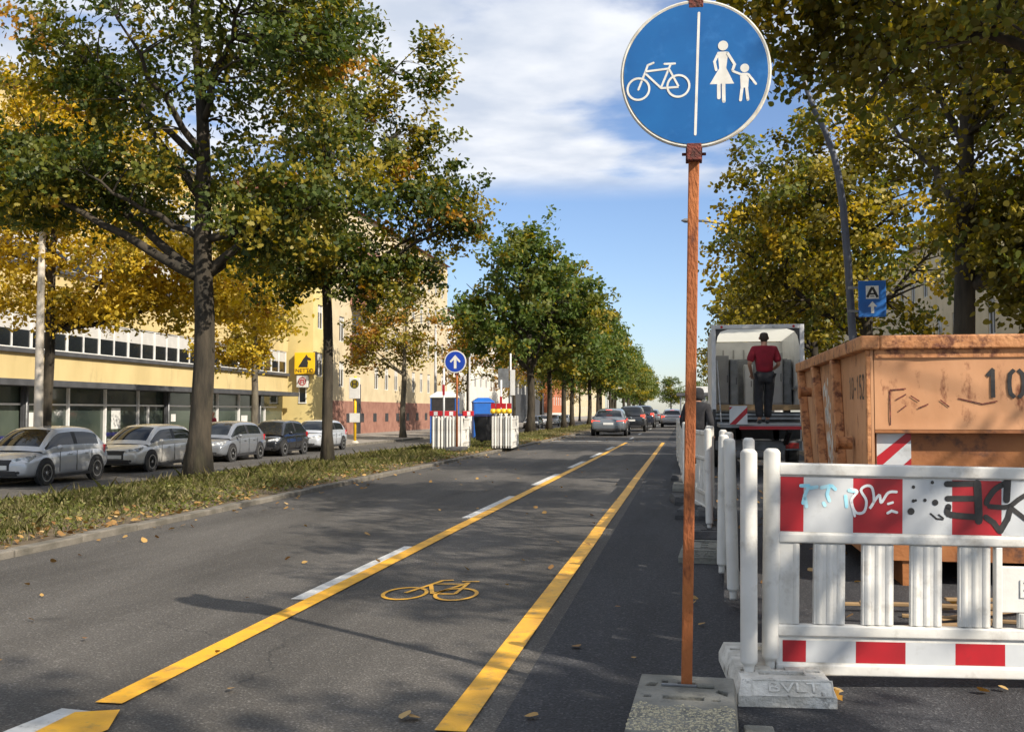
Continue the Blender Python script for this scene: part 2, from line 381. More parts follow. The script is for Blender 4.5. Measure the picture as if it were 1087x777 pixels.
def text(name, body, size, loc, rot, mat, parent=None, extrude=.001, align='CENTER', sx=1.0):
    cu = bpy.data.curves.new(name, 'FONT'); cu.body = body; cu.size = size; cu.align_x = align; cu.align_y = 'CENTER'; cu.extrude = extrude
    cu.materials.append(M[mat]); tmp = bpy.data.objects.new('tmp', cu); COL.objects.link(tmp)
    dg = bpy.context.evaluated_depsgraph_get(); me = bpy.data.meshes.new_from_object(tmp.evaluated_get(dg)); bpy.data.objects.remove(tmp)
    o = bpy.data.objects.new(name, me); COL.objects.link(o); o.location = loc; o.rotation_euler = rot; o.scale = (sx, 1, 1)
    if not me.materials: me.materials.append(M[mat])
    if parent: o.parent = parent
    return o

def cut(o, cutter):
    """carve the boxes of a MB out of an object and bake the result"""
    c = cutter.build('cutter', 'hole_shade')
    c.parent = o.parent; c.location = o.location
    md = o.modifiers.new('cut', 'BOOLEAN'); md.object = c; md.operation = 'DIFFERENCE'; md.solver = 'EXACT'
    bpy.context.view_layer.update()
    dg = bpy.context.evaluated_depsgraph_get(); me = bpy.data.meshes.new_from_object(o.evaluated_get(dg))
    o.modifiers.clear(); o.data = me; bpy.data.objects.remove(c)
    return o

rng = np.random.default_rng(7)
random.seed(7)

# ------------------------------------------------------------------ setting
Y0, Y1 = -40, 620
def sheet(name, x0, x1, y0, y1, z, mat):
    o = MB().quad((x0, y0, z), (x1, y0, z), (x1, y1, z), (x0, y1, z)).build(name, mat); return structure(o)
g = MB()
prof = [(-900, -.9), (-12.7, -.9), (-6.5, -.12), (900, -.12)]
for i in range(3):
    (xa, za), (xb, zb) = prof[i], prof[i + 1]
    g.quad((xa, -300, za), (xb, -300, zb), (xb, 1500, zb), (xa, 1500, za))
structure(g.build('ground', 'ground'))
sheet('road', -5.7, 3.3, Y0, Y1, 0, 'asphalt')
sheet('cycle_lane', -.74, 3.3, Y0, 90, .004, 'asphalt_dark')
sheet('opposite_carriageway', -17.6, -12.55, Y0, Y1, -.6, 'asphalt')
sheet('pavement', 3.42, 30, Y0, Y1, .12, 'pavement')
sheet('opposite_pavement', -27.4, -17.75, Y0, Y1, -.48, 'pavement')
def kerb(x0, x1, z0, z1):
    mb = MB(); y = Y0; k = 0
    while y < 160:
        dz = (random.random() - .5) * .012; dx = (random.random() - .5) * .012
        mb.box(x0 + dx, x1 + dx, y, y + .985, z0, z1 + dz); y += 1.0
    mb.box(x0, x1, y, Y1, z0, z1)
    return structure(mb.build('kerb', 'kerb', bevel=.012))
kerb(-5.84, -5.7, -.05, .065); kerb(3.3, 3.42, -.05, .125); kerb(-17.75, -17.6, -.7, -.475); kerb(-12.55, -12.43, -.7, -.5)
# the median's soil, slightly humped
md = MB(); xs = [-5.84, -6.4, -7.5, -8.6, -9.3, -10.0, -11.0, -12.43]; zs = [.05, .075, .06, .01, -.03, -.14, -.36, -.52]
ys = [Y0 + i * 2.0 for i in range(60)] + [85, 160, 300, Y1]
vs = []; fs = []
for j, y in enumerate(ys):
    for i, x in enumerate(xs):
        vs.append((x, y, zs[i] + (random.random() - .5) * (.03 if 0 < i < 7 else 0)))
for j in range(len(ys) - 1):
    for i in range(len(xs) - 1):
        a = j * len(xs) + i; fs.append((a + 1, a, a + len(xs), a + len(xs) + 1))
md.add(vs, fs); structure(md.build('median_verge', 'soil', smooth=True))
def soil_z(x): return float(np.interp(x, xs[::-1], zs[::-1]))

# road markings
mk = MB()
def tape(name, xa, ya, xb, yb, w, seg):
    mb = MB(); n = max(1, round((yb - ya) / seg)); k = 0
    for i in range(n):
        t0, t1 = i / n, (i + 1) / n
        y0, y1 = ya + (yb - ya) * t0, ya + (yb - ya) * t1 - .006
        x0, x1 = xa + (xb - xa) * t0, xa + (xb - xa) * t1
        j = (random.random() - .5) * .006
        m = 6
        for q in range(m):
            u0, u1 = q / m, (q + 1) / m
            mb.quad((x0 + (x1 - x0) * u0 - w / 2 + j, y0 + (y1 - y0) * u0, .0085 + .0006 * (i % 2)), (x0 + (x1 - x0) * u0 + w / 2 + j, y0 + (y1 - y0) * u0, .0085 + .0006 * (i % 2)),
                    (x0 + (x1 - x0) * u1 + w / 2 + j, y0 + (y1 - y0) * u1, .0085 + .0006 * (i % 2)), (x0 + (x1 - x0) * u1 - w / 2 + j, y0 + (y1 - y0) * u1, .0085 + .0006 * (i % 2)))
    return structure(mb.build(name, 'yellow_tape', fix=False))
tape('yellow_lane_line', -2.44, 4.06, -2.33, 41.3, .125, 9)
tape('yellow_lane_line', -.915, 3.93, -.87, 41.5, .125, 2.2)
wl = MB()
for (ya, yb) in ((6.5, 9.2), (11.75, 14.9), (17.2, 20.3), (22.6, 25.6), (28, 31), (33.4, 36.4)):
    wl.quad((-2.60, ya, .005), (-2.475, ya, .005), (-2.45, yb, .005), (-2.575, yb, .005))
for k in range(12):
    ya = 47 + k * 9; wl.quad((-2.55, ya, .005), (-2.43, ya, .005), (-2.43, ya + 3, .005), (-2.55, ya + 3, .005))
wl.poly([(-2.60, 3.30, .005), (-2.49, 3.30, .005), (-2.40, 3.90, .005), (-2.425, 3.945, .005), (-2.595, 3.965, .005), (-2.63, 3.65, .005)][::1])
wl.quad((-5.6, 43.0, .005), (3.2, 43.0, .005), (3.2, 43.35, .005), (-5.6, 43.35, .005))
structure(wl.build('white_lane_line', 'white_line'))
structure(MB().poly([(-2.50, 3.55, .0095), (-2.27, 3.55, .0095), (-2.235, 3.72, .0095), (-2.335, 3.975, .0095), (-2.50, 3.91, .0095)]).build('yellow_lane_mark', 'yellow_tape'))
# painted bicycle on the lane: u across, v along (stretched along the lane)
bk = Decal((-1.75, 6.62, .006), (1, 0, 0), (0, 1, 0), step=.0004)
kv = 1.72
bk.ring(-.155, .21, .155, .026, 'yellow_tape', ry=.25, wy=.042); bk.ring(.20, .23, .150, .026, ry=.245, wy=.042)
bk.line([(-.155, .22), (-.055, .60), (-.02, .76), (.055, .79)], .03)
bk.line([(-.06, .56), (.035, .22), (.19, .24)], .03); bk.line([(-.055, .61), (.17, .64)], .026)
bk.line([(.045, .23), (.19, .70)], .03); bk.line([(.19, .24), (.19, .70)], .026); bk.line([(.13, .74), (.255, .76)], .036)
structure(bk.build('painted_bicycle', mat='yellow_tape'))

# ------------------------------------------------------------------ grass and fallen leaves (stuff)
def mesh_np(name, V, nper, mats, mi=None, parent=None, loc=None, smooth=False):
    """V: (n, nper, 3) one polygon per item"""
    n = len(V); me = bpy.data.meshes.new(name)
    me.vertices.add(n * nper); me.vertices.foreach_set('co', np.ascontiguousarray(V, dtype=np.float32).reshape(-1))
    me.loops.add(n * nper); me.loops.foreach_set('vertex_index', np.arange(n * nper, dtype=np.int32))
    me.polygons.add(n); me.polygons.foreach_set('loop_start', np.arange(0, n * nper, nper, dtype=np.int32))
    for m_ in mats: me.materials.append(M[m_])
    if mi is not None: me.polygons.foreach_set('material_index', np.asarray(mi, dtype=np.int32))
    me.update(calc_edges=True); me.validate()
    o = bpy.data.objects.new(name, me); COL.objects.link(o)
    if parent: o.parent = parent
    if loc: o.location = loc
    return o

def grass(n, y0, y1, hmul, wid, seed):
    r = np.random.default_rng(seed)
    y = y0 + (y1 - y0) * r.random(n) ** 1.3; x = -5.95 - 6.0 * r.random(n)
    # tufts: keep where a smooth pseudo-noise is high
    nz = (np.sin(x * 2.1 + 1.3 * np.sin(y * .9)) + np.sin(y * 1.7 + x) + np.sin(x * 5.3 - y * 3.1)) / 3
    keep = r.random(n) < np.clip(.62 + .5 * nz, .12, 1) * np.where(x > -6.3, .28, 1)
    x, y, nz = x[keep], y[keep], nz[keep]; n = len(x)
    z = np.interp(x, xs[::-1], zs[::-1]) - .01
    h = (.035 + .075 * r.random(n) ** 1.6 + .06 * np.clip(nz, 0, 1)) * hmul * np.where(x > -6.5, .8, 1)
    tall = r.random(n) < .025; h = np.where(tall, h * 1.9, h)
    a = r.random(n) * 2 * PI; lean = h * (.15 + .75 * r.random(n)); w = np.minimum(wid * (.4 + .6 * r.random(n)), h * .06)
    dx, dy = np.cos(a) * lean, np.sin(a) * lean; px, py = -np.sin(a) * w, np.cos(a) * w
    V = np.zeros((n, 5, 3))
    V[:, 0] = np.stack([x - px, y - py, z], 1); V[:, 1] = np.stack([x + px, y + py, z], 1)
    V[:, 2] = np.stack([x + px * .8 + dx * .35, y + py * .8 + dy * .35, z + h * .6], 1); V[:, 3] = np.stack([x + dx, y + dy, z + h], 1)
    V[:, 4] = np.stack([x - px * .8 + dx * .35, y - py * .8 + dy * .35, z + h * .6], 1)
    return V, (r.random(n) < .38 + .25 * (nz < 0)).astype(int)
Va, ma = grass(230000, 5, 34, 1.0, .0036, 1); Vb, mb_ = grass(70000, 34, 120, 1.15, .012, 2)
tag(mesh_np('grass', np.concatenate([Va, Vb]), 5, ['grass', 'grass_dry'], np.concatenate([ma, mb_])), 'rough unmown grass with dry stalks covering the median strip', 'grass', kind='stuff')

LEAF = np.array([(0, 0), (.13, .14), (.24, .22), (.17, .36), (.36, .52), (.22, .62), (.28, .80), (0, 1.0), (-.30, .84), (-.20, .62), (-.34, .48), (-.17, .36), (-.25, .20), (-.13, .14)], float)
LEAF_S = np.array([(0, 0), (.30, .14), (.42, .42), (.28, .74), (0, 1.0), (-.28, .74), (-.42, .42), (-.30, .14)], float)
def leaves_at(P, nrm, size, shape, r, curl=.25):
    n = len(P); nrm = nrm / np.linalg.norm(nrm, axis=1, keepdims=True)
    t = r.normal(size=(n, 3)); u = np.cross(nrm, t); u /= np.linalg.norm(u, axis=1, keepdims=True) + 1e-9; v = np.cross(nrm, u)
    k = len(shape); V = np.zeros((n, k, 3))
    for i, (a, b2) in enumerate(shape):
        lift = -curl * (abs(a) * 1.2 + (b2 - .4) ** 2) * size
        V[:, i] = P + u * (a * size)[:, None] + v * ((b2 - .5) * size)[:, None] + nrm * lift[:, None]
    return V
def litter(n, xs_, ys_, z_, seed, size):
    r = np.random.default_rng(seed); x = xs_(r, n); y = ys_(r, n)
    z = z_(x) + .004 + .012 * r.random(n)
    P = np.stack([x, y, z], 1); nr = np.stack([r.normal(size=n) * .35, r.normal(size=n) * .35, np.ones(n)], 1)
    return leaves_at(P, nr, size * (.6 + .7 * r.random(n)), LEAF_S, r, -.25)
zf = lambda x: np.where(x < -5.7, np.interp(x, xs[::-1], zs[::-1]) + .02, np.where(x < 3.3, .006, .125))
L1 = litter(1500, lambda r, n: -5.8 + np.abs(r.normal(size=n)) * -.55, lambda r, n: 4 + 50 * r.random(n) ** 1.5, zf, 3, .065)
L1b = litter(130, lambda r, n: -5.62 + r.random(n) ** 2 * .5, lambda r, n: 5 + 45 * r.random(n), zf, 13, .06)
L2 = litter(260, lambda r, n: -5.2 + 8.4 * r.random(n), lambda r, n: 3.5 + 45 * r.random(n) ** 1.4, zf, 4, .055)
L3 = litter(260, lambda r, n: .35 + 3.2 * r.random(n), lambda r, n: 4.6 + 22 * r.random(n), zf, 5, .06)
tag(mesh_np('fallen_leaves', np.concatenate([L1, L1b, L2, L3]), 8, ['litter']), 'dry brown and yellow leaves scattered along the kerb and road', 'fallen leaves', kind='stuff')
wr_ = np.random.default_rng(77); nw = 90000; wx = -5.9 - 4.6 * wr_.random(nw); wy = 5 + 45 * wr_.random(nw) ** 1.4
kp = wr_.random(nw) < np.clip(.35 + .5 * np.sin(wx * 3.1 + 1.7 * np.sin(wy * 1.3)) * np.sin(wy * 2.3 + wx), .06, 1); wx, wy = wx[kp], wy[kp]; nw = len(wx)
wP = np.stack([wx, wy, np.interp(wx, xs[::-1], zs[::-1]) + .01 + .09 * wr_.random(nw) ** 2], 1)
wN = np.stack([wr_.normal(size=nw) * .6, wr_.normal(size=nw) * .6, np.ones(nw)], 1)
tag(mesh_np('low_weeds', leaves_at(wP, wN, .022 + .03 * wr_.random(nw), LEAF_S, wr_), 8, ['grass', 'lf_mid'], (wr_.random(nw) < .4).astype(int)), 'low leafy weeds growing between the grass of the median', 'weeds', kind='stuff')
lf = leaves_at(np.array([[.62, 4.62, .03]]), np.array([[.15, -.3, 1.]]), np.array([.11]), LEAF, np.random.default_rng(3), -.3)
tag(mesh_np('fallen_leaf', lf, 14, ['lf_orange']), 'single orange fallen leaf beside the white BVLT foot plate', 'leaf')

# ------------------------------------------------------------------ trees
def tree(name, label, base, r0, fork, crowns, mats, weights, size, per, seed, shape=LEAF, group=None, cr=.55, bark='bark', top=None, sway=.15, flat=.6, trunk_lean=(0, 0)):
    """crowns: (dx, dy, z, rx, ry, rz, n clusters) relative to the base; every crown gets a limb, every cluster a twig"""
    r = np.random.default_rng(seed); rr = random.Random(seed)
    t = thing(name, label, 'tree', base, group=group)
    fk = Vector((trunk_lean[0], trunk_lean[1], fork))
    tb = MB(); pts = []; rad = []
    ztop = max(c[2] + c[5] * .3 for c in crowns); n = 16
    for i in range(n + 1):
        z = ztop * i / n; u = min(1, z / fork)
        pts.append(Vector((fk.x * u + math.sin(z * 1.1 + seed) * r0 * .22 + (math.sin(z * .7 + seed) * .18 * max(0, z - fork) * .35), fk.y * u + math.cos(z * .9 + seed) * r0 * .2, z - .1 * (i == 0))))
        rad.append(r0 * (1 + .5 * max(0, 1 - z / .5) ** 2) * (1 - .20 * u) * (1 if z <= fork else max(.08, 1 - .95 * (z - fork) / (ztop - fork + .01))))
    tb.tube(pts, rad, 14)
    limb = [(p, rd) for p, rd in zip(pts, rad) if p.z > fork * 1.1]
    def bez(a, b2, bow, m):
        mid = (a + b2) / 2 + bow; return [(a * (1 - s) ** 2 + mid * 2 * s * (1 - s) + b2 * s * s) for s in [k / m for k in range(m + 1)]]
    for ci, (dx, dy, z, rx, ry, rz, nc) in enumerate(crowns):
        c = Vector((dx, dy, z)); off = math.hypot(dx - fk.x, dy)
        for q in range(2 if max(rx, ry) > 1.6 else 1):
            e = c + Vector(((rr.random() - .5) * rx * 1.5, (rr.random() - .5) * ry * 1.4, rz * (.5 if q == 0 else .0)))
            zs_ = min(max(fork * (.92 + .1 * q), z - rz * .4 - off * .55 - .6 * q), ztop * .8)
            k0 = min(range(len(pts)), key=lambda k: abs(pts[k].z - zs_)); st = pts[k0]; rs_ = min(rad[k0] * .62, .022 + .024 * (e - st).length)
            P = bez(st.copy(), e, Vector((0, 0, -.06 * (e - st).length + .15)) + Vector((rr.uniform(-1, 1), rr.uniform(-1, 1), 0)) * sway, 8)
            for k in range(1, len(P) - 1): P[k] += Vector((rr.uniform(-1, 1), rr.uniform(-1, 1), rr.uniform(-1, 1))) * .07
            ra = [rs_ * (1 - .8 * k / 8) for k in range(9)]
            tb.tube(P, ra, 8); limb += [(p, rd) for p, rd in zip(P[2:], ra[2:])]
    lp = np.array([p[:] for p, _ in limb])
    C = []; Wt = []
    for (dx, dy, z, rx, ry, rz, nc) in crowns:
        d = r.normal(size=(nc, 3)); d /= np.linalg.norm(d, axis=1, keepdims=True)
        rad_ = r.random(nc) ** .45
        c = np.array([dx, dy, z]) + d * rad_[:, None] * np.array([rx, ry, rz])
        C.append(c)
    C = np.concatenate(C)
    cc = np.array([np.average([c[k] for c in crowns]) for k in range(3)])
    for c in C:
        dd = np.linalg.norm(lp - c, axis=1) + np.maximum(0, lp[:, 2] - c[2]) * .6
        k = int(np.argmin(dd)); p = limb[k][0]; v = Vector(c)
        if (v - p).length > .25:
            P = bez(p, v, Vector((rr.uniform(-.2, .2), rr.uniform(-.2, .2), rr.uniform(-.05, .25))) * (v - p).length, 4)
            rw = min(limb[k][1] * .6, .012 + .012 * (v - p).length); tb.tube(P, [rw, rw * .8, rw * .6, rw * .45, rw * .25], 5, cap=False)
    to = tb.build('trunk', bark, t, smooth=True)
    # leaves
    m = len(C); cnt = per
    idx = np.repeat(np.arange(m), cnt)
    csz = cr * (.65 + .7 * r.random(m))
    # every cluster is a spray of leaves along an outward twig
    od = C - cc; od /= np.linalg.norm(od, axis=1, keepdims=True) + 1e-6
    od = od + r.normal(size=od.shape) * .55 + np.array([0, 0, .15]); od /= np.linalg.norm(od, axis=1, keepdims=True)
    al = r.random(m * cnt) ** .8 - .45
    off = r.normal(size=(m * cnt, 3)) * np.array([1, 1, flat]) * (.40 * (1.05 - .75 * np.clip(al, 0, 1)))[:, None]
    P = C[idx] + (off + od[idx] * (al * 1.9)[:, None]) * csz[idx][:, None]
    out_ = P - cc; out_ /= np.linalg.norm(out_, axis=1, keepdims=True) + 1e-6
    nr = r.normal(size=P.shape) * .85 + out_ * .5 + np.array([0, 0, .55])
    V = leaves_at(P, nr, size * (.65 + .7 * r.random(len(P))), shape, r)
    cm = r.choice(len(mats), size=m, p=weights); mi = cm[idx]
    sw = r.random(len(P)) < .16; mi = np.where(sw, r.choice(len(mats), size=len(P), p=weights), mi)
    mesh_np('crown', V, len(shape), mats, mi, t)
    return t

OAK = ['lf_green', 'lf_mid', 'lf_lime', 'lf_orange']
# two big trees in the median
tree('median_tree', 'large dark green tree on the median, nearest one with the thickest trunk', (-9.35, 18.65, -.03), .225, 4.2,
     [(.45, 0, 8.4, 3.1, 3.0, 2.7, 120), (-2.2, -.3, 5.75, 2.2, 1.8, .8, 60), (-2.9, .4, 8.3, 1.6, 1.8, 1.2, 46), (1.9, .3, 5.5, 1.6, 1.9, 1.2, 52), (-.2, 0, 11.8, 2.9, 2.6, 2.2, 70),
      (2.4, -.3, 9.2, 1.1, 1.5, 1.7, 40), (-3.9, .2, 6.3, 1.6, 1.5, 1.2, 44), (.9, .5, 4.9, 1.0, 1.5, .6, 18)],
     OAK, [.42, .36, .20, .02], .118, 100, 11, cr=.54, trunk_lean=(-.05, .1))
tree('median_tree', 'slender leaning median tree with yellowish green crown, second from the camera', (-8.50, 23.6, 0), .135, 4.6,
     [(.2, 0, 8.6, 1.6, 2.0, 2.5, 66), (2.0, -.1, 7.2, 1.1, 1.4, 1.1, 32), (2.75, -.1, 6.0, 1.1, 1.1, .75, 24), (2.35, 0, 9.7, .5, .6, 1.3, 12), (.9, .2, 5.0, 1.7, 1.7, .85, 34),
      (-1.6, 0, 6.0, 1.5, 1.6, 1.4, 34), (-.5, 0, 11.2, 1.3, 1.8, 1.4, 28), (1.5, -.2, 4.3, 1.1, 1.0, .6, 18), (-.9, .2, 4.7, 1.2, 1.2, .7, 22), (3.2, -.1, 5.6, .55, .8, .4, 8)],
     OAK, [.34, .36, .26, .04], .12, 100, 23, cr=.47, trunk_lean=(-.12, 0), bark='bark')
# row of far median trees
FARL = ['lf_far', 'lf_mid', 'lf_lime']
far = []
far.append(tree('median_tree', 'broad green median tree just beyond the stacked barriers, tallest of the far row', (-8.8, 58.2, .1), .25, 3.4,
    [(0, 0, 6.8, 4.6, 3.6, 3.2, 120), (-.6, 0, 9.6, 2.9, 2.6, 2.0, 56), (.2, 0, 11.0, 1.5, 1.5, 1.3, 20), (2.6, 0, 6.2, 2.0, 2.0, 2.2, 40), (-3.2, 0, 6.3, 1.7, 2.0, 2.2, 30)],
    FARL, [.62, .26, .12], .25, 62, 31, cr=.72))
proto_far = tree('median_tree', 'green median tree directly behind the broad one, narrow dark trunk', (-8.8, 66.5, .1), .19, 3.2,
    [(0, 0, 6.4, 3.4, 3.2, 3.0, 90), (.2, 0, 9.4, 2.2, 2.2, 1.7, 36), (1.2, 0, 5.6, 1.6, 1.6, 1.6, 20)],
    FARL, [.62, .26, .12], .26, 58, 37, cr=.78)
ORD = ['third', 'fourth', 'fifth', 'sixth', 'seventh', 'eighth', 'ninth', 'tenth', 'eleventh', 'twelfth', 'thirteenth', 'fourteenth', 'fifteenth', 'sixteenth', 'seventeenth', 'eighteenth', 'nineteenth', 'twentieth']
proto_far['group'] = far[0]['group'] = 'trees in the far median row'
for k in range(18):
    y = 74.5 + k * 8.6 + random.uniform(-.8, .8); s = random.uniform(.94, 1.1)
    dup(proto_far, (-8.8 + random.uniform(-.4, .4), y, .05), rz=random.uniform(0, 6.28), scale=(s, s, s * random.uniform(.92, 1.08)),
        label='green tree, %s from the stacked barriers in the far median row' % ORD[k])
for k, (x, y, sc_) in enumerate(((-3.5, 262, 1.15), (2.5, 270, 1.05), (8.5, 258, 1.2), (14.5, 268, 1.1), (-13, 266, 1.1))):
    dup(proto_far, (x, y, .0), rz=k * 1.3, scale=(sc_, sc_, sc_ * .8), label='small distant tree closing the street, %s of them from the lane side' % ORD[k].replace('third', 'first').replace('fourth', 'second').replace('fifth', 'third').replace('sixth', 'fourth').replace('seventh', 'fifth'), group='trees closing the far end')
# yellow trees on the opposite pavement
GOLD = ['lf_gold', 'lf_lime', 'lf_orange']
tree('street_tree', 'golden yellow tree on the opposite pavement behind the pale concrete lamp post', (-18.6, 27.4, -.48), .17, 4.2,
     [(.6, 0, 7.6, 3.6, 2.6, 2.2, 110), (-1.8, 0, 8.4, 2.2, 2.2, 2.6, 60), (1.4, 0, 9.8, 2.6, 2.2, 1.6, 50), (3.2, .3, 6.2, 2.0, 1.8, 1.2, 40), (.2, 0, 5.0, 2.4, 2.0, .7, 40), (4.9, .6, 5.9, 1.7, 1.6, 1.0, 30), (-.6, 0, 10.6, 2.6, 2.0, 1.3, 60), (2.6, .3, 5.0, 2.2, 1.8, .7, 40), (5.6, .8, 5.1, 1.6, 1.5, .9, 32)],
     GOLD, [.74, .24, .02], .135, 78, 41, cr=.55, bark='bark')
tree('street_tree', 'yellow tree with hanging crown on the opposite pavement, beside the yellow shop sign', (-18.7, 42.3, -.48), .17, 3.4,
     [(-.1, 0, 6.5, 2.5, 2.4, 1.7, 80), (-.9, 0, 4.6, 1.8, 2.0, 1.1, 44), (.9, 0, 8.5, 2.1, 2.2, 1.6, 40)],
     GOLD, [.62, .37, .01], .15, 78, 43, cr=.5, bark='bark_light')
tree('street_tree', 'olive and rust coloured tree on the opposite pavement before the red based house', (-18.7, 66.4, -.48), .2, 3.8,
     [(-.6, 0, 7.6, 3.4, 3.0, 3.4, 80), (.5, 0, 10.6, 2.4, 2.2, 1.8, 30), (-2.4, 0, 6.0, 2.0, 2.0, 1.8, 26)],
     ['lf_olive', 'lf_lime', 'lf_orange'], [.46, .3, .24], .21, 60, 47, cr=.75, bark='bark_light')
pg = tree('street_tree', 'orange yellow tree on the opposite pavement behind the blue arrow sign', (-18.9, 88, -.48), .2, 3.6,
     [(0, 0, 6.8, 3.2, 3.0, 3.0, 80), (.5, 0, 9.6, 2.0, 2.0, 1.6, 24)], ['lf_orange', 'lf_lime', 'lf_olive'], [.4, .4, .2], .23, 50, 49, cr=.8)
for k, y in enumerate((112, 134, 158, 184)):
    dup(pg, (-18.8, y, -.5), rz=k * 2.0, label='orange yellow tree on the opposite pavement, %s beyond the blue arrow sign' % ('first', 'second', 'third', 'fourth')[k])
# trees along the right pavement
LIN = ['lf_olive', 'lf_mid', 'lf_lime', 'lf_gold']
tree('street_tree', 'overhanging tree at the top right with dark twigs, nearest on the works side', (5.4, 9.0, .12), .2, 3.6,
     [(-1.2, .6, 6.6, 3.0, 3.2, 1.6, 110), (.6, 0, 8.4, 3.0, 3.2, 1.6, 70), (-2.6, 2.0, 5.0, 1.7, 1.5, .75, 40), (-3.9, 2.2, 5.5, 1.1, 1.3, .85, 46), (-.6, 2.2, 4.9, 1.6, 1.5, .65, 28), (1.5, 3.0, 5.0, 2.2, 2.0, 1.2, 40), (2.3, -4.4, 6.2, 1.6, 1.6, 1.0, 9), (.0, -4.4, 6.9, 1.3, 1.6, .8, 30), (.9, -7.3, 7.2, .8, 1.0, .6, 14)],
     LIN, [.48, .27, .19, .06], .08, 92, 61, shape=LEAF_S, cr=.46)
tree('street_tree', 'olive leaved tree with wide low crown hanging over the orange skip', (4.5, 17.6, .12), .2, 3.4,
     [(1.5, 0, 6.8, 3.2, 3.2, 3.0, 190), (1.0, .5, 4.3, 1.3, 2.0, 1.3, 50), (2.6, -.6, 3.6, 2.6, 2.2, 1.2, 120), (1.7, -1.0, 3.4, 1.3, 1.6, .9, 40), (1.4, 0, 9.6, 2.6, 2.6, 1.6, 50), (4.4, -.4, 5.0, 2.2, 2.0, 2.2, 70)],
     LIN, [.54, .24, .17, .05], .10, 112, 67, shape=LEAF_S, cr=.54)
tree('street_tree', 'yellow green tree behind the box truck, crown reaching over the lane', (5.2, 30.5, .12), .22, 3.6,
     [(-.4, 0, 6.2, 3.8, 3.4, 3.4, 150), (-2.6, 0, 5.2, 2.0, 2.0, 2.2, 44), (.3, 0, 9.4, 2.9, 2.6, 1.9, 60), (-2.6, 0, 8.0, 1.3, 1.6, 1.4, 20)],
     LIN, [.26, .26, .34, .14], .125, 95, 71, shape=LEAF_S, cr=.58)
pr = tree('street_tree', 'yellow green tree further along the works side, seen above the truck roof', (5.0, 41.5, .12), .2, 3.6,
     [(0, 0, 6.2, 3.6, 3.4, 3.2, 90), (-1.8, 0, 5.2, 2.0, 2.0, 1.8, 30), (.3, 0, 9.0, 2.2, 2.2, 1.6, 30)],
     LIN, [.36, .3, .26, .08], .2, 50, 73, shape=LEAF_S, cr=.75)
for k, y in enumerate((53, 65, 78, 92, 108)):
    dup(pr, (5.1, y, .12), rz=1 + k * 1.7, label='yellow green tree of the works side row, %s behind the one above the truck' % ('first', 'second', 'third', 'fourth', 'fifth')[k])
# two more street trees of the same row behind the photographer shade the road
tree('street_tree', 'street tree of the works side row standing beside the photographer', (7.5, -2.7, .12), .2, 3.8,
     [(0, -.7, 7.2, 2.2, 2.0, 1.3, 40), (-.7, 1.6, 6.1, 1.0, 1.4, .6, 20), (-.5, -2.2, 9.2, 2.2, 2.0, 1.0, 22), (1.2, -3.2, 7.2, 2.4, 2.4, 2.0, 30), (-.6, 4.3, 6.3, .8, 1.1, .6, 16)], LIN, [.62, .2, .14, .04], .15, 60, 83, shape=LEAF_S, cr=.62)
tree('street_tree', 'street tree of the works side row standing behind the photographer', (5.0, -13.5, .12), .2, 3.8,
     [(0, 0, 7.2, 3.6, 3.4, 2.8, 60), (0, 0, 9.6, 2.6, 2.6, 1.4, 24)], LIN, [.62, .2, .14, .04], .15, 55, 87, shape=LEAF_S, cr=.62)

# ------------------------------------------------------------------ buildings
def window_mesh(kind, w, h, depth=.12, sashes=2, blind=.35, fr='frame_white'):
    """window in the y-z plane facing +x, origin at its lower near corner; frame > pane"""
    f = MB().mat(fr); t = .055
    f.box(-depth, -depth + .07, 0, w, 0, t); f.box(-depth, -depth + .07, 0, w, h - t, h)
    for k in range(sashes + 1):
        y = k * (w - t) / sashes; f.box(-depth, -depth + .072, y, y + t, t, h - t)
    p = MB().mat('glass').box(-depth - .02, -depth + .02, t * .5, w - t * .5, t * .5, h - t * .5)
    if blind: p.mat('blind').box(-depth + .021, -depth + .028, t, w - t, h - t - (h - 2 * t) * blind, h - t)
    return f, p
def grid_wall(mb, x, y0, y1, z0, z1, holes, th=.3):
    """front wall facing +x as a grid of boxes leaving the holes (ya,yb,za,zb) open"""
    ys_ = sorted({y0, y1, *[h[0] for h in holes], *[h[1] for h in holes]}); zs_ = sorted({z0, z1, *[h[2] for h in holes], *[h[3] for h in holes]})
    for j in range(len(zs_) - 1):
        run = None
        for i in range(len(ys_) - 1):
            yc, zc = (ys_[i] + ys_[i + 1]) / 2, (zs_[j] + zs_[j + 1]) / 2
            hole = any(h[0] < yc < h[1] and h[2] < zc < h[3] for h in holes)
            if not hole: run = (run[0], ys_[i + 1]) if run else (ys_[i], ys_[i + 1])
            if (hole or i == len(ys_) - 2) and run: mb.box(x - th, x, run[0], run[1], zs_[j], zs_[j + 1]); run = None
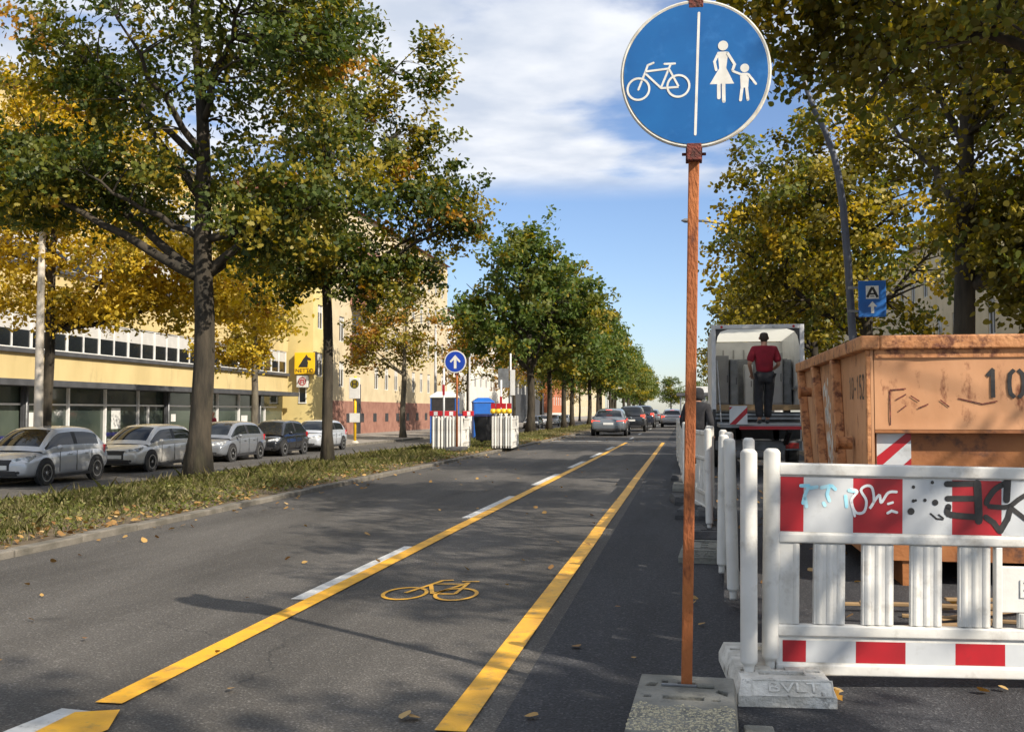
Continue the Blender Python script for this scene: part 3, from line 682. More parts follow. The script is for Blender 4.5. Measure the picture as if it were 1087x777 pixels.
def office():
    x = -27.0; y0, y1 = 14, 66.6; dep = 12
    t = thing('office_building', 'long yellow office block with white window bands and dark shop fronts', 'building', (x, y0, -.48))
    L = y1 - y0; H = 14.9
    bands = [(4.36, 5.86), (7.96, 9.45), (11.55, 13.05)]
    w = MB().mat('yellow_wall')
    zc = 3.0
    for (a, b2) in bands: w.box(-.35, 0, 0, L, zc, a); zc = b2
    w.box(-.35, 0, 0, L, zc, H)
    w.box(-dep, -.36, 0, .3, -.1, H); w.box(-dep, -.36, L - .3, L, -.1, H); w.box(-dep, -dep + .3, .31, L - .31, -.1, H)
    w.build('wall', 'yellow_wall', t)
    MB().box(-dep, .25, -.2, L + .1, H + .003, H + .35).build('roof', 'slate', t)
    MB().box(-dep + .4, -.5, .4, L - .4, -.1, H - .2).build('interior_core', 'frame_dark', t)
    c = MB(); c.box(.003, .85, .0, L, 2.78, 3.05)
    for (a, b2) in bands: c.box(.003, .16, 0, L, a - .2, a - .003)
    c.build('ledge', 'slate', t, bevel=.02)
    f, p = window_mesh('w', 2.5, 1.5, .1, 2, .48)  # pale blinds, lengthened so the panes read half bright like reflections
    first = None; k = 0
    for fl, (a, b2) in enumerate(bands):
        y = 14.6
        while y + 2.5 < L:
            if first is None:
                fo = f.build('window', None, t); po = p.build('pane', None, fo); first = (fo, po)
            else:
                fo = first[0].copy(); COL.objects.link(fo); po = first[1].copy(); COL.objects.link(po); po.parent = fo; fo.parent = t
            fo.location = (0, y, a); y += 2.52
    # shop fronts: mullions, transom, glass
    gl = MB(); gl.box(-.32, -.28, .3, L - .3, 0, 2.78); gl.build('shop_glass', 'glass_shop', t)
    fr = MB(); y = 1.0; r2 = random.Random(5)
    while y < L - 2:
        fr.box(-.279, -.15, y, y + .09, 0, 2.78); fr.box(-.279, -.17, y + .091, y + 2.9, 2.0, 2.08)
        if r2.random() < .4: fr.box(-.279, -.16, y + 1.0, y + 1.07, 0, 1.999)
        y += 2.95
    fr.build('shop_frame', 'frame_white', t)
    for y in (12.5, 24.3, 36.1, 47.9): MB().tube([(.06, y, .1), (.06, y, 2.77)], .05, 8).build('downpipe', 'metal_grey', t, smooth=True)
    for y, z0_, z1_, w_ in ((24.9, 1.1, 1.7, .45), (31.2, .9, 1.9, .8), (37.0, 1.2, 1.6, .5), (40.4, .8, 1.8, .6), (45.8, 1.0, 1.5, .9)): MB().box(-.2785, -.273, y, y + w_, z0_, z1_).build('shop_poster', 'box_white', t)
    st = MB()
    for k in (6, 7, 8, 10, 11): st.box(-.2795, -.272, 1.2 + k * 2.95, 3.8 + k * 2.95, .55, .74)
    st.build('window_stripe', 'navy', t)
    pl = MB()
    y = .6
    while y < L: pl.box(-.15, .0, y, y + .35, 0, 2.77); y += 11.8
    pl.box(-.26, 0, .4, L - .4, -.12, .12); pl.build('plinth', 'slate', t)
    return t
office()
def house(name, label, x, y0, y1, H, dep, wall, base=None, base_h=0, wins=(), wsize=(1.15, 1.9), floors=(), roof='roof_red', gable=None, zb=-.48, blind=.3, roof_h=2.2):
    t = thing(name, label, 'building', (x, y0, zb)); L = y1 - y0
    holes = []
    for z in floors:
        for y in wins: holes.append((y, y + wsize[0], z, z + wsize[1]))
    w = MB().mat(wall)
    grid_wall(w, 0, 0, L, base_h, H, holes)
    w.mat(gable or wall); w.box(-dep, -.301, 0, .3, base_h, H); w.mat(wall); w.box(-dep, -.301, L - .3, L, base_h, H); w.box(-dep, -dep + .3, .301, L - .301, base_h, H)
    w.build('wall', None, t)
    if base: MB().box(-dep - .04, .05, -.04, L + .04, -.2, base_h - .002).build('plinth', base, t, bevel=.02)
    MB().box(-dep + .4, -.55, .4, L - .4, 0, H - .1).build('interior_core', 'frame_dark', t)
    rf = MB(); rf.poly([(.4, -.1, H), (.4, L + .1, H), (-dep / 2, L + .1, H + roof_h), (-dep / 2, -.1, H + roof_h)]); rf.poly([(-dep - .3, -.1, H), (-dep / 2, -.1, H + roof_h), (-dep / 2, L + .1, H + roof_h), (-dep - .3, L + .1, H)])
    rf.poly([(.4, -.1, H), (-dep / 2, -.1, H + roof_h), (-dep - .3, -.1, H)]); rf.poly([(.4, L + .1, H), (-dep - .3, L + .1, H), (-dep / 2, L + .1, H + roof_h)])
    rf.poly([(.4, -.1, H), (-dep - .3, -.1, H), (-dep - .3, L + .1, H), (.4, L + .1, H)]); rf.build('roof', roof, t)
    f, p = window_mesh('w', wsize[0], wsize[1], .14, 2, blind); first = None
    for h_ in holes:
        if first is None:
            fo = f.build('window', None, t); po = p.build('pane', None, fo); first = (fo, po)
        else:
            fo = first[0].copy(); COL.objects.link(fo); po = first[1].copy(); COL.objects.link(po); po.parent = fo; fo.parent = t
        fo.location = (0, h_[0], h_[2])
    return t
# narrow yellow house whose gable end shows
yh = house('gable_house', 'narrow bright yellow house with bare gable carrying the shop signs', -25.5, 67.4, 71.2, 15.5, 12, 'yellow_bright', 'yellow_bright', .5, (.9,), (1.1, 1.7), (4.2, 7.6, 11))
gw = MB().mat('frame_white').box(-1.02, -.42, -.05, -.003, 2.3, 2.38); gw.box(-1.0, -.94, -.045, -.003, 2.381, 3.75); gw.box(-.5, -.44, -.045, -.003, 2.381, 3.75); gw.box(-1.0, -.44, -.045, -.003, 3.751, 3.82)
gwo = gw.build('window', None, yh); MB().box(-.935, -.505, -.02, -.003, 2.4, 3.74).build('pane', 'glass', gwo)
ch = house('apartment_house', 'cream apartment house with dark red plinth and balconies', -25.5, 71.25, 108, 17.5, 12, 'cream_wall', 'red_base', 2.55,
           tuple(1.6 + 2.95 * k for k in range(12) if k not in (1, 2)), (1.2, 1.9), (3.6, 7.0, 10.4, 13.8))
for k in range(9):
    mb = MB().mat('frame_dark').box(.051, .07, 3.2 + k * 3.4, 4.1 + k * 3.4, .9, 1.6)
    mb.build('cellar_window', None, ch)
for fl in range(3):
    z = 6.6 + fl * 3.4
    b_ = MB(); b_.box(.003, 1.3, 4.0, 7.6, z, z + .15); b_.box(1.18, 1.3, 4.0, 7.6, z + .151, z + 1.05); b_.box(.003, 1.18, 4.0, 4.1, z + .151, z + 1.05); b_.box(.003, 1.18, 7.5, 7.6, z + .151, z + 1.05)
    bo = b_.build('balcony', 'red_base', ch)
    MB().box(.0, .02, 4.6, 7.0, z + .16, z + 2.5).build('balcony_door', 'glass', ch)
dr = MB().box(.004, .055, 4.9, 6.7, 0, 3.9).build('door', 'frame_dark', ch)
house('white_house', 'pale rendered building beyond the red based house', -26, 108.5, 150, 13, 12, 'white_wall', 'grey_wall', .6, tuple(2 + 3.6 * k for k in range(10)), (1.5, 1.7), (1.4, 4.8, 8.2))
house('dark_house', 'dark slate fronted building behind the far median trunks', -25.6, 150.5, 186, 12, 12, 'slate', 'slate', .5, tuple(2 + 3.6 * k for k in range(9)), (1.5, 1.7), (4.5, 8.0))
house('orange_house', 'orange red building behind the hanging advertising board', -25, 186.5, 215, 10, 12, 'orange_wall', 'white_wall', 1.5, tuple(2 + 3.6 * k for k in range(7)), (1.5, 1.7), (3.0, 6.5))
house('pale_block', 'long pale building at the distant end of the opposite pavement', -25.5, 215.5, 330, 13, 12, 'cream_wall', 'grey_wall', .6, tuple(3 + 5.2 * k for k in range(21)), (1.8, 1.7), (1.4, 4.8, 8.2))
# houses on the works side, seen through the leaves: facade faces -x
def rhouse(name, label, x, y0, y1, H, wall, wins, floors, ws=(1.3, 1.9)):
    t = house(name, label, 0, 0, y1 - y0, H, 10, wall, 'grey_wall', .8, wins, ws, floors, zb=.12)
    t.location = (x, y1, .12); t.rotation_euler = (0, 0, PI); return t
rhouse('grey_house', 'grey rendered house behind the trees on the works side', 17, 17, 52, 13.5, 'grey_wall', tuple(1.6 + 2.9 * k for k in range(11)), (1.8, 5.2, 8.8))
rhouse('beige_house', 'beige house further along the works side behind yellow green trees', 16, 52.5, 130, 12.5, 'cream_wall', tuple(2 + 3.7 * k for k in range(20)), (1.8, 5.2, 8.8))
# iron fence in front of it
fn = thing('iron_fence', 'thin metal railing behind the skip under the olive tree', 'fence', (12.2, 12, .12))
fb = MB()
for k in range(60): fb.box(-.012, .012, k * .32, k * .32 + .024, .1, 2.2)
fb.build('bars', 'metal_white', fn); fr_ = MB(); fr_.box(-.03, .03, 0, 19.2, .22, .27); fr_.box(-.03, .03, 0, 19.2, 2.0, 2.05); fr_.build('rail', 'metal_grey', fn)
fp = MB()
for k in range(9): fp.box(-.04, .04, k * 2.4 - .04, k * 2.4 + .04, 0, 2.35)
fp.build('post', 'metal_grey', fn)
# flat canopy at the end of the street
cn = thing('canopy', 'flat dark canopy on thin posts at the far end of the street', 'canopy', (4.0, 190, 0))
MB().box(-5.5, 9, 0, 9, 4.2, 4.75).build('roof', 'slate', cn)
MB().box(-3.2, 9, .5, 8, 4.753, 5.9).build('roof_sign', 'box_white', cn)
for x in (-4.9, -.5, 4, 8.4):
    for y in (.6, 8.2): MB().box(x, x + .25, y, y + .25, 0, 4.198).build('post', 'metal_grey', cn)
MB().box(-1.5, 8.5, 4, 7.9, 0, 3.3).build('kiosk', 'box_white', cn)

# ------------------------------------------------------------------ street furniture
def mast(name, label, base, H, r0, r1, arm=None, mat='lamp_grey', lean=(0, 0), group=None, seg=12, curve=0.0):
    t = thing(name, label, 'street lamp', base, group=group)
    pts = [Vector((lean[0] * u, lean[1] * u, H * u)) for u in [k / 10 for k in range(11)]]
    rad = [r0 + (r1 - r0) * k / 10 for k in range(11)]
    if arm:
        end = pts[-1]; ax, ay, az = arm
        for k in range(1, 9):
            u = k / 8; pts.append(end + Vector((ax * u, ay * u, az * math.sin(u * PI / 2)))); rad.append(r1)
    MB().tube(pts, rad, seg).build('mast', mat, t, smooth=True)
    e = pts[-1]; d = Vector((arm[0], arm[1], 0)).normalized() if arm else Vector((1, 0, 0))
    MB().tube([e - d * .05 - Vector((0, 0, .03)), e + d * .15, e + d * .55, e + d * .7], [.05, .11, .10, .03], 10).build('lamp_head', 'metal_grey', t, smooth=True)
    MB().lathe([(r0 * 1.5, 0), (r0 * 1.5, .02), (r0 * 1.25, .06), (r0 * 1.12, .5)], seg=12).build('base_collar', mat, t, smooth=True)
    return t
# curved grey mast behind the skip
t = thing('street_lamp', 'grey blue curved lamp mast rising behind the orange skip', 'street lamp', (3.60, 21.95, .12))
P = [(0, 0, 0), (-.176, -.12, 2.72), (-.26, -.2, 4.2), (-.348, -.27, 5.346), (-.44, -.33, 6.0), (-.53, -.35, 6.41), (-.70, -.4, 6.9), (-.92, -.45, 7.33), (-1.08, -.5, 7.8), (-1.18, -.5, 8.3)]
MB().tube(P, [.085, .08, .078, .075, .07, .065, .06, .055, .05, .045], 14).build('mast', 'lamp_blue', t, smooth=True)
MB().tube([(-1.17, -.5, 8.25), (-1.22, -.5, 8.4), (-1.36, -.54, 8.75), (-1.42, -.55, 8.9)], [.05, .11, .1, .03], 10).build('lamp_head', 'metal_grey', t, smooth=True)
MB().lathe([(.16, 0), (.16, .02), (.125, .08), (.118, .6)], seg=14).build('base_collar', 'lamp_grey', t, smooth=True)
# blue advertising sign on that mast: letter A in a square and an arrow
s = thing('advertising_sign', 'small blue sign with white letter A square and up arrow on the curved mast', 'sign', (3.765, 21.5, 3.535))
MB().box(-.27, .27, -.02, .03, -.37, .37).build('panel', 'ad_blue', s, bevel=.012)
d = Decal((0, -.021, 0), (1, 0, 0), (0, 0, 1), .0006, .0008)
d.poly([(-.125, 0.0), (.125, 0.0), (.125, .265), (-.125, .265)], 'sign_white')
d.line([(-.10, .03), (-.035, .17), (0, .235)], .05, 'black_paint').line([(0, .235), (.035, .17), (.10, .03)], .05).line([(-.06, .10), (.06, .10)], .035).line([(-.04, .05), (.04, .05)], .02)
d.poly([(-.03, -.29), (.03, -.29), (.03, -.16), (.09, -.16), (0, -.05), (-.09, -.16), (-.03, -.16)], 'sign_white')
d.build('pictogram', s)
br = MB()
for z in (.24, -.24): br.box(-.46, -.05, .031, .06, z - .025, z + .025)
br.build('bracket', 'metal_grey', s)
# second lamp behind: arm reaches over the lane
mast('street_lamp', 'dark lamp mast with thin arched arm reaching out of the right hand trees', (4.2, 47, .12), 8.6, .10, .06, arm=(-3.6, -.6, 1.15))
mast('street_lamp', 'pale concrete lamp post behind the silver hatchback', (-17.85, 25.9, -.48), 8.6, .135, .075, arm=(1.4, 0, .4), mat='concrete')
mast('street_lamp', 'thin pale lamp mast left of the blue arrow sign', (-18.0, 72.5, -.48), 9.0, .13, .075, arm=(.9, 0, .3), mat='metal_white')
mast('street_lamp', 'thin pale lamp mast with bent top, right of the blue arrow sign', (-18.0, 84.5, -.48), 6.3, .12, .075, arm=(1.0, 0, 1.5), mat='metal_white')
lm = mast('street_lamp', 'distant lamp mast carrying the hanging advertising board', (-9.2, 124, .1), 4.6, .12, .09, arm=(-1.6, 0, 1.5), mat='metal_white')
ab = thing('advertising_board', 'white hanging board with blue and pink print on the distant median mast', 'sign', (-8.2, 123.6, 5.0), rot=(0, R_(-8), 0))
MB().box(-.55, .55, -.03, .03, -1.0, 1.0).build('panel', 'box_white', ab)
d = Decal((0, -.031, 0), (1, 0, 0), (0, 0, 1), .001, .002); d.poly([(-.2, -.75), (.2, -.75), (.2, -.2), (-.2, -.2)], 'navy'); d.disc(0, .35, .25, 'foil_red'); d.build('print', ab)
# yellow shop box sign and round sign below it on the gable
s = thing('shop_sign', 'yellow NETTO sign with black dog on the yellow gable', 'sign', (-25.95, 67.0, 4.6))
MB().box(-.74, .74, 0, .36, -.74, .74).build('box', 'net_yellow', s, bevel=.02)
MB().box(.62, .78, .05, .42, -.8, .8).build('side_frame', 'frame_dark', s)
d = Decal((0, -.001, 0), (1, 0, 0), (0, 0, 1), .0015, .004)
d.poly([(-.46, -.28), (.22, -.28), (.26, .05), (.20, .22), (.46, .18), (.48, .32), (.26, .42), (.12, .62), (.04, .46), (-.10, .30), (-.30, -.02), (-.38, -.12)], 'black_paint')
d.build('dog_emblem', s)
text('lettering', 'NETTO', .36, (0, -.012, -.52), (PI / 2, 0, 0), 'black_paint', s, .004, sx=1.12)
s = thing('shop_sign', 'small white sign with red ring on the yellow gable below the NETTO sign', 'sign', (-26.15, 67.1, 3.35))
MB().box(-.42, .42, 0, .25, -.42, .42).build('box', 'box_white', s, bevel=.02)
d = Decal((0, -.001, 0), (1, 0, 0), (0, 0, 1), .0015, .004); d.ring(0, 0, .29, .07, 'foil_red'); d.line([(-.12, -.16), (-.12, .1), (.12, .1), (.12, -.16)], .07, 'foil_red'); d.line([(0, .1), (0, -.12)], .06); d.build('emblem', s)
# bus stop
s = thing('bus_stop_sign', 'yellow bus stop post with white H board on the opposite kerb', 'bus stop', (-18.05, 54.3, -.48))
MB().tube([(0, 0, 0), (0, 0, 3.7)], .075, 10).build('post', 'net_yellow', s, smooth=True)
MB().box(-.31, .31, -.16, -.085, 2.45, 3.6).build('board', 'box_white', s, bevel=.02)
MB().box(-.28, .3, -.13, -.08, 1.15, 1.65).build('timetable', 'box_white', s)
d = Decal((0, -.161, 3.26), (1, 0, 0), (0, 0, 1), .001, .002); d.disc(0, 0, .25, 'lf_green'); d.disc(0, 0, .21, 'lf_lime')
d.line([(-.11, -.15), (-.11, .15)], .06, 'black_paint').line([(.11, -.15), (.11, .15)], .06).line([(-.11, 0), (.11, 0)], .06); d.build('stop_emblem', s)
MB().lathe([(.2, 0), (.2, .06), (.1, .12)], seg=12).build('foot', 'concrete', s)
# blue one-way-ahead sign in the median
s = thing('arrow_sign', 'round blue sign with white upward arrow on the median', 'traffic sign', (-6.62, 29.3, .12))
MB().tube([(0, 0, 0), (.0, 0, 2.95)], .032, 8).build('post', 'rust', s, smooth=True)
MB().lathe([(.33, -.045), (.335, -.05), (.335, -.06), (.315, -.062)], (-.04, 0, 2.6), 'y', 40).build('disc', 'sign_white', s, smooth=False)
d = Decal((-.04, -.0622, 2.6), (1, 0, 0), (0, 0, 1), .0012, .0012); d.disc(0, 0, .30, 'sign_blue2', 40)
d.poly([(-.04, -.20), (.04, -.20), (.04, .06), (.13, -.03), (.165, .015), (0, .20), (-.165, .015), (-.13, -.03), (-.04, .06)], 'sign_white'); d.build('arrow_face', s)
MB().box(-.06, .05, -.03, .035, 2.2, 2.3).build('clamp', 'rust_dark', s)
MB().box(-.25, .25, -.4, .4, -.01, .1).build('foot_plate', 'plate_black', s, bevel=.02)
# slim posts standing among the stacks
for i, (x, y, h_, lab) in enumerate(((-7.9, 33, 2.6, 'thin white post standing behind the left stack of barriers'), (-6.0, 33.2, 2.2, 'short white post to the right of the blue arrow sign'))):
    p_ = thing('marker_post', lab, 'post', (x, y, .1)); MB().tube([(0, 0, 0), (0, 0, h_)], .035, 8).build('post', 'metal_white', p_, smooth=True)
    MB().box(-.04, .04, -.041, -.036, h_ - .9, h_ - .55).build('reflector', 'foil_red', p_)
s = thing('works_sign', 'grey backed panel and white panel on a slim post above the second barrier stack', 'traffic sign', (-5.75, 33.6, .1))
MB().tube([(0, 0, 0), (0, 0, 3.1)], .03, 8).build('post', 'metal_white', s, smooth=True)
MB().box(-.42, -.06, -.03, 0, 1.95, 2.6).build('grey_panel', 'metal_grey', s); MB().box(.0, .16, -.06, -.04, 1.7, 2.55).build('white_panel', 'box_white', s)
MB().box(-.2, .2, -.4, .4, -.01, .1).build('foot_plate', 'plate_black', s, bevel=.02)

# portable toilets
def toilet(loc, rz, label, open_=False):
    t = thing('portable_toilet', label, 'portable toilet', loc, rz)
    w = .56; b_ = MB()
    b_.box(-w, w, w - .05, w, .1, 2.1); b_.box(-w, -w + .05, -w, w - .051, .1, 2.1); b_.box(w - .05, w, -w, w - .051, .1, 2.1)
    for k in range(5): b_.box(w + .001, w + .025, -w + .08 + k * .21, -w + .15 + k * .21, .2, 2.0)
    b_.build('shell', 'toilet_blue', t, bevel=.015)
    MB().box(-w - .03, w + .03, -w - .03, w + .03, 0, .098).build('base', 'plastic_black', t, bevel=.02)
    MB().loft([[(-w - .04, -w - .04, 2.102), (w + .04, -w - .04, 2.102), (w + .04, w + .04, 2.102), (-w - .04, w + .04, 2.102)], [(-w - .02, -w - .02, 2.18), (w + .02, -w - .02, 2.18), (w + .02, w + .02, 2.18), (-w - .02, w + .02, 2.18)],
               [(-.3, -.3, 2.38), (.3, -.3, 2.38), (.3, .3, 2.38), (-.3, .3, 2.38)]]).build('roof', 'box_white' if open_ else 'toilet_blue', t, bevel=.02)
    MB().box(-w + .06, w - .06, -w + .005, -w + .04, .12, 2.08).build('door', 'hole_shade' if open_ else 'toilet_blue', t, bevel=.01)  # open doorway: near-black sheet standing in for the shaded interior
    MB().box(w - .22, w - .16, -w - .03, -w + .004, 1.0, 1.14).build('handle', 'plastic_black', t)
    return t
toilet((-10.35, 43.4, -.25), .1, 'blue portable toilet with dark open doorway and white roof, behind the left barrier stack', True)
toilet((-11.0, 55.2, -.36), .3, 'blue portable toilet standing alone between the two barrier stacks')

# ------------------------------------------------------------------ barriers
def barrier_proto(loc, rz, label, group=None, graffiti=False):
    t = thing('barrier', label, 'barrier', loc, rz, group)
    L = 2.06
    fr = MB().mat('plastic_white')
    for x in (.035, L - .035):
        fr.tube([(x, 0, .0), (x, 0, .05), (x, 0, .06), (x, 0, .982), (x, 0, 1.0)], [.022, .022, .038, .038, .026], 14)
    for (za, zb, th) in ((.88, .936, .024), (.577, .622, .024), (.16, .213, .024), (-.012, .04, .024)): fr.box(.06, L - .06, -th, th, za, zb)
    fr.build('frame', None, t, bevel=.012, smooth=True)
    pk = MB().mat('plastic_white'); x = .072
    def ribs(x0, w, z0, z1):
        pk.box(x0, x0 + w, -.012, .012, z0, z1); n = 3
        for k in range(n):
            xc = x0 + w * (k + .5) / n; pk.tube([(xc, 0, z0 + .004), (xc, 0, z1 - .004)], .0205, 8, cap=False)
    pk.box(.066, .155, -.013, .013, .213, .577)
    pk.tube([(.145, 0, .215), (.145, 0, .575)], .02, 8, cap=False)
    for k in range(4): ribs(.226 + k * .2185, .142, .214, .576)
    pk.box(1.06, 1.50, -.016, .016, .285, .49)
    pk.box(1.045, 1.075, -.018, .018, .214, .576)
    ribs(1.15, .12, .214, .284); ribs(1.32, .12, .214, .284)
    for k in range(2): ribs(1.545 + k * .2185, .142, .214, .576)
    pk.box(L - .12, L - .066, -.013, .013, .213, .577)
    pk.build('pickets', None, t, bevel=.004)
    pn = MB().mat('plastic_white'); pn.box(.0605, L - .0605, -.010, .010, .622, .88); pn.box(.0605, L - .0605, -.010, .010, .04, .16); pn.build('panel', None, t)
    for (z0, z1, xs0) in ((.628, .874, .072), (.046, .142, .088)):
        fo = MB(); x = xs0; first = .105; red = True
        edges = [x, x + first]
        while edges[-1] + .224 < L - .07: edges.append(edges[-1] + .224)
        edges.append(L - .072)
        for i in range(len(edges) - 1):
            fo.mat('foil_red' if i % 2 == 0 else 'foil_white')
            for sgn in (-1, 1): fo.quad((edges[i], sgn * .0112, z0), (edges[i + 1], sgn * .0112, z0), (edges[i + 1], sgn * .0112, z1), (edges[i], sgn * .0112, z1))
        fo.build('reflective_band', None, t, fix=False)
    text('embossed_lettering', 'BVLT', .115, (1.28, -.018, .388), (PI / 2, 0, 0), 'plastic_white', t, .004, sx=1.05)
    return t
def foot_plate(loc, rz, label, mat='plate_black', letter=None, group=None, lw=.41, ld=.80, lh=.105):
    t = thing('foot_plate', label, 'foot plate', loc, rz, group)
    a, b_ = lw / 2, ld / 2; c = .045
    m_ = MB(); m_.loft([[(-a, -b_ + .0, 0), (a, -b_, 0), (a, b_, 0), (-a, b_, 0)], [(-a, -b_, .045), (a, -b_, .045), (a, b_, .045), (-a, b_, .045)],
                        [(-a + .02, -b_ + .05, lh), (a - .02, -b_ + .05, lh), (a - .02, b_ - .05, lh), (-a + .02, b_ - .05, lh)]])
    o = m_.build('body', mat, t)
    cu = MB(); cu.box(-.10, .10, -b_ + .13, -b_ + .20, .06, .2); cu.box(-.10, .10, b_ - .20, b_ - .13, .06, .2)
    for k in (-.14, 0, .14): cu.box(-.03, .03, k - .035, k + .035, .05, .2)
    for k in (-1, 1):
        for q in (-.2, .2): cu.box(k * .14 - .03, k * .14 + .03, q - .02, q + .02, .075, .2)
    cut(o, cu)
    bv = o.modifiers.new('bevel', 'BEVEL'); bv.width = .008; bv.segments = 2; bv.angle_limit = R_(40)
    if letter:
        text('embossed_lettering', letter, .062, (0.03, -b_ + .0245, .076), (R_(50), 0, 0), mat, t, .005, sx=1.6)
        fr2 = MB(); ca, sa = math.cos(R_(50)), math.sin(R_(50))
        o2 = MB()
        for (x0, x1, v0, v1) in ((-.145, .195, .032, .038), (-.145, .195, -.038, -.032), (-.145, -.139, -.0318, .0318), (.189, .195, -.0318, .0318)): o2.box(x0, x1, v0, v1, -.003, .003)
        fo = o2.build('raised_border', mat, t); fo.location = (0.0, -b_ + .0245, .0755); fo.rotation_euler = (R_(50), 0, 0)
    return t
bar0 = barrier_proto((.335, 4.765, .085), R_(9.6), 'large red and white barrier with ASK graffiti across the works entrance')
bar0.rotation_euler = (0, R_(1.2), R_(9.6))
# graffiti belongs to the front barrier only
G = Decal((0, -.0125, 0), (1, 0, 0), (0, 0, 1), .00012, .0002)
def gpx(px, py): return ((px - 806) / 236.0 , 1.0 - (py - 477 - (px - 806) * .0195) / 236.0 - .0)   # graffiti drafted on the board: board units
def gl(w, m, *pts, caps=True):
    P = [gpx(*q) for q in pts]
    if len(P) > 3 and m != 'cyan_paint':          # a hand's curve through the points
        Q = []
        for i in range(len(P) - 1):
            p0, p1, p2, p3 = P[max(i - 1, 0)], P[i], P[i + 1], P[min(i + 2, len(P) - 1)]
            for k in range(5):
                t = k / 5; Q.append(tuple(.5 * (2 * p1[a] + (p2[a] - p0[a]) * t + (2 * p0[a] - 5 * p1[a] + 4 * p2[a] - p3[a]) * t * t + (3 * p1[a] - p0[a] - 3 * p2[a] + p3[a]) * t ** 3) for a in (0, 1)))
        P = Q + [P[-1]]
    G.line(P, w, m, caps)
K = 'black_paint'
def z3(x, y): return (820 + x / 4.071, 480 + y / 4.071)
gl(.027, K, z3(735, 142), z3(870, 140)); gl(.036, K, z3(868, 140), z3(872, 215), z3(874, 300)); gl(.026, K, z3(738, 205), z3(868, 205)); gl(.028, K, z3(742, 240), z3(742, 270), z3(800, 280), z3(872, 285))
gl(.032, K, z3(1000, 125), z3(995, 210)); gl(.026, K, z3(985, 140), z3(945, 165), z3(915, 205), z3(908, 225)); gl(.022, K, z3(920, 238), z3(1000, 240), z3(1060, 200), z3(1200, 120)); gl(.027, K, z3(1012, 245), z3(1000, 290), z3(968, 345)); gl(.026, K, z3(965, 345), z3(940, 310), z3(905, 285)); gl(.022, K, z3(1015, 245), z3(1085, 300), z3(1180, 380))
G.build('black_graffiti', bar0); G = Decal((0, -.0125, 0), (1, 0, 0), (0, 0, 1), .00012, .0002)
gl(.008, K, z3(665, 270), z3(690, 292), z3(718, 295)); gl(.008, K, z3(700, 275), z3(720, 290))
for (x, y, r) in ((590, 155, .008), (672, 135, .008), (580, 260, .016), (590, 215, .008), (640, 212, .008), (685, 222, .014), (600, 213, .006)): u, v = gpx(*z3(x, y)); G.disc(u, v, r, K, 12)
G.build('black_paint_splashes', bar0); G = Decal((0, -.0125, 0), (1, 0, 0), (0, 0, 1), .00012, .0004)
gl(.012, 'white_paint', z3(318, 165), z3(345, 175), z3(320, 215), z3(340, 265), z3(375, 262), z3(385, 215), z3(362, 170), z3(385, 150), z3(410, 160), z3(418, 215), z3(402, 245), z3(440, 190), z3(450, 222), z3(480, 180), z3(516, 176))
gl(.012, 'white_paint', z3(322, 225), z3(335, 280)); gl(.012, 'white_paint', z3(478, 268), z3(495, 258), z3(518, 265)); gl(.011, 'white_paint', z3(480, 228), z3(500, 222))
G.build('white_graffiti', bar0); G = Decal((0, -.0125, 0), (1, 0, 0), (0, 0, 1), .00012, .0001)
for q in (((100, 150), (135, 150), (118, 190), (110, 225)), ((140, 160), (170, 155)), ((190, 158), (225, 150), (215, 185)), ((235, 150), (250, 165)), ((120, 205), (125, 240)), ((215, 190), (225, 215)), ((295, 195), (300, 240)), ((310, 170), (340, 175)), ((200, 225), (205, 235))):
    gl(.016, 'cyan_paint', *[z3(*p) for p in q])
G.build('cyan_graffiti', bar0)
# the row along the lane, seen almost end-on
row = 'barriers lined up along the cycle lane'
def rowbar(x0, y0, x1, y1, label, lean=0):
    a = math.atan2(y1 - y0, x1 - x0)
    return dup(bar0, (x0, y0, .085), rot=(R_(lean), 0, a), label=label, group=row, skip=('black_graffiti', 'black_paint_splashes', 'white_graffiti', 'cyan_graffiti', 'reflective_band'))
rowbar(.268, 4.62, .392, 6.68, 'white barrier seen end on, nearest of the lane side row', .5)
rowbar(.288, 6.50, .372, 8.55, 'white barrier of the lane side row, second from the rusty sign post', -1.0)
rowbar(.255, 7.55, .325, 9.6, 'white barrier of the lane side row, third one and set slightly inward', 1.2)
rowbar(.232, 10.3, .285, 12.35, 'white barrier of the lane side row, fourth from the rusty sign post', -.5)
rowbar(.30, 12.1, .03, 14.1, 'angled white barrier of the lane side row whose pickets show beside the rusty post')
nm = ['sixth', 'seventh', 'eighth', 'ninth', 'tenth', 'eleventh', 'twelfth']
for k in range(6):
    y = 14.3 + k * 2.2; rowbar(.02 - k * .03, y, -.01 - k * .03 + random.uniform(-.05, .05), y + 2.05, 'white barrier of the lane side row, %s from the rusty sign post' % nm[k])
foot_plate((.39, 4.88, 0.004), R_(4), 'whitish BVLT foot plate under the corner of the two barriers', 'plate_white', 'BVLT')
bar0['group'] = 'red and white works barriers'
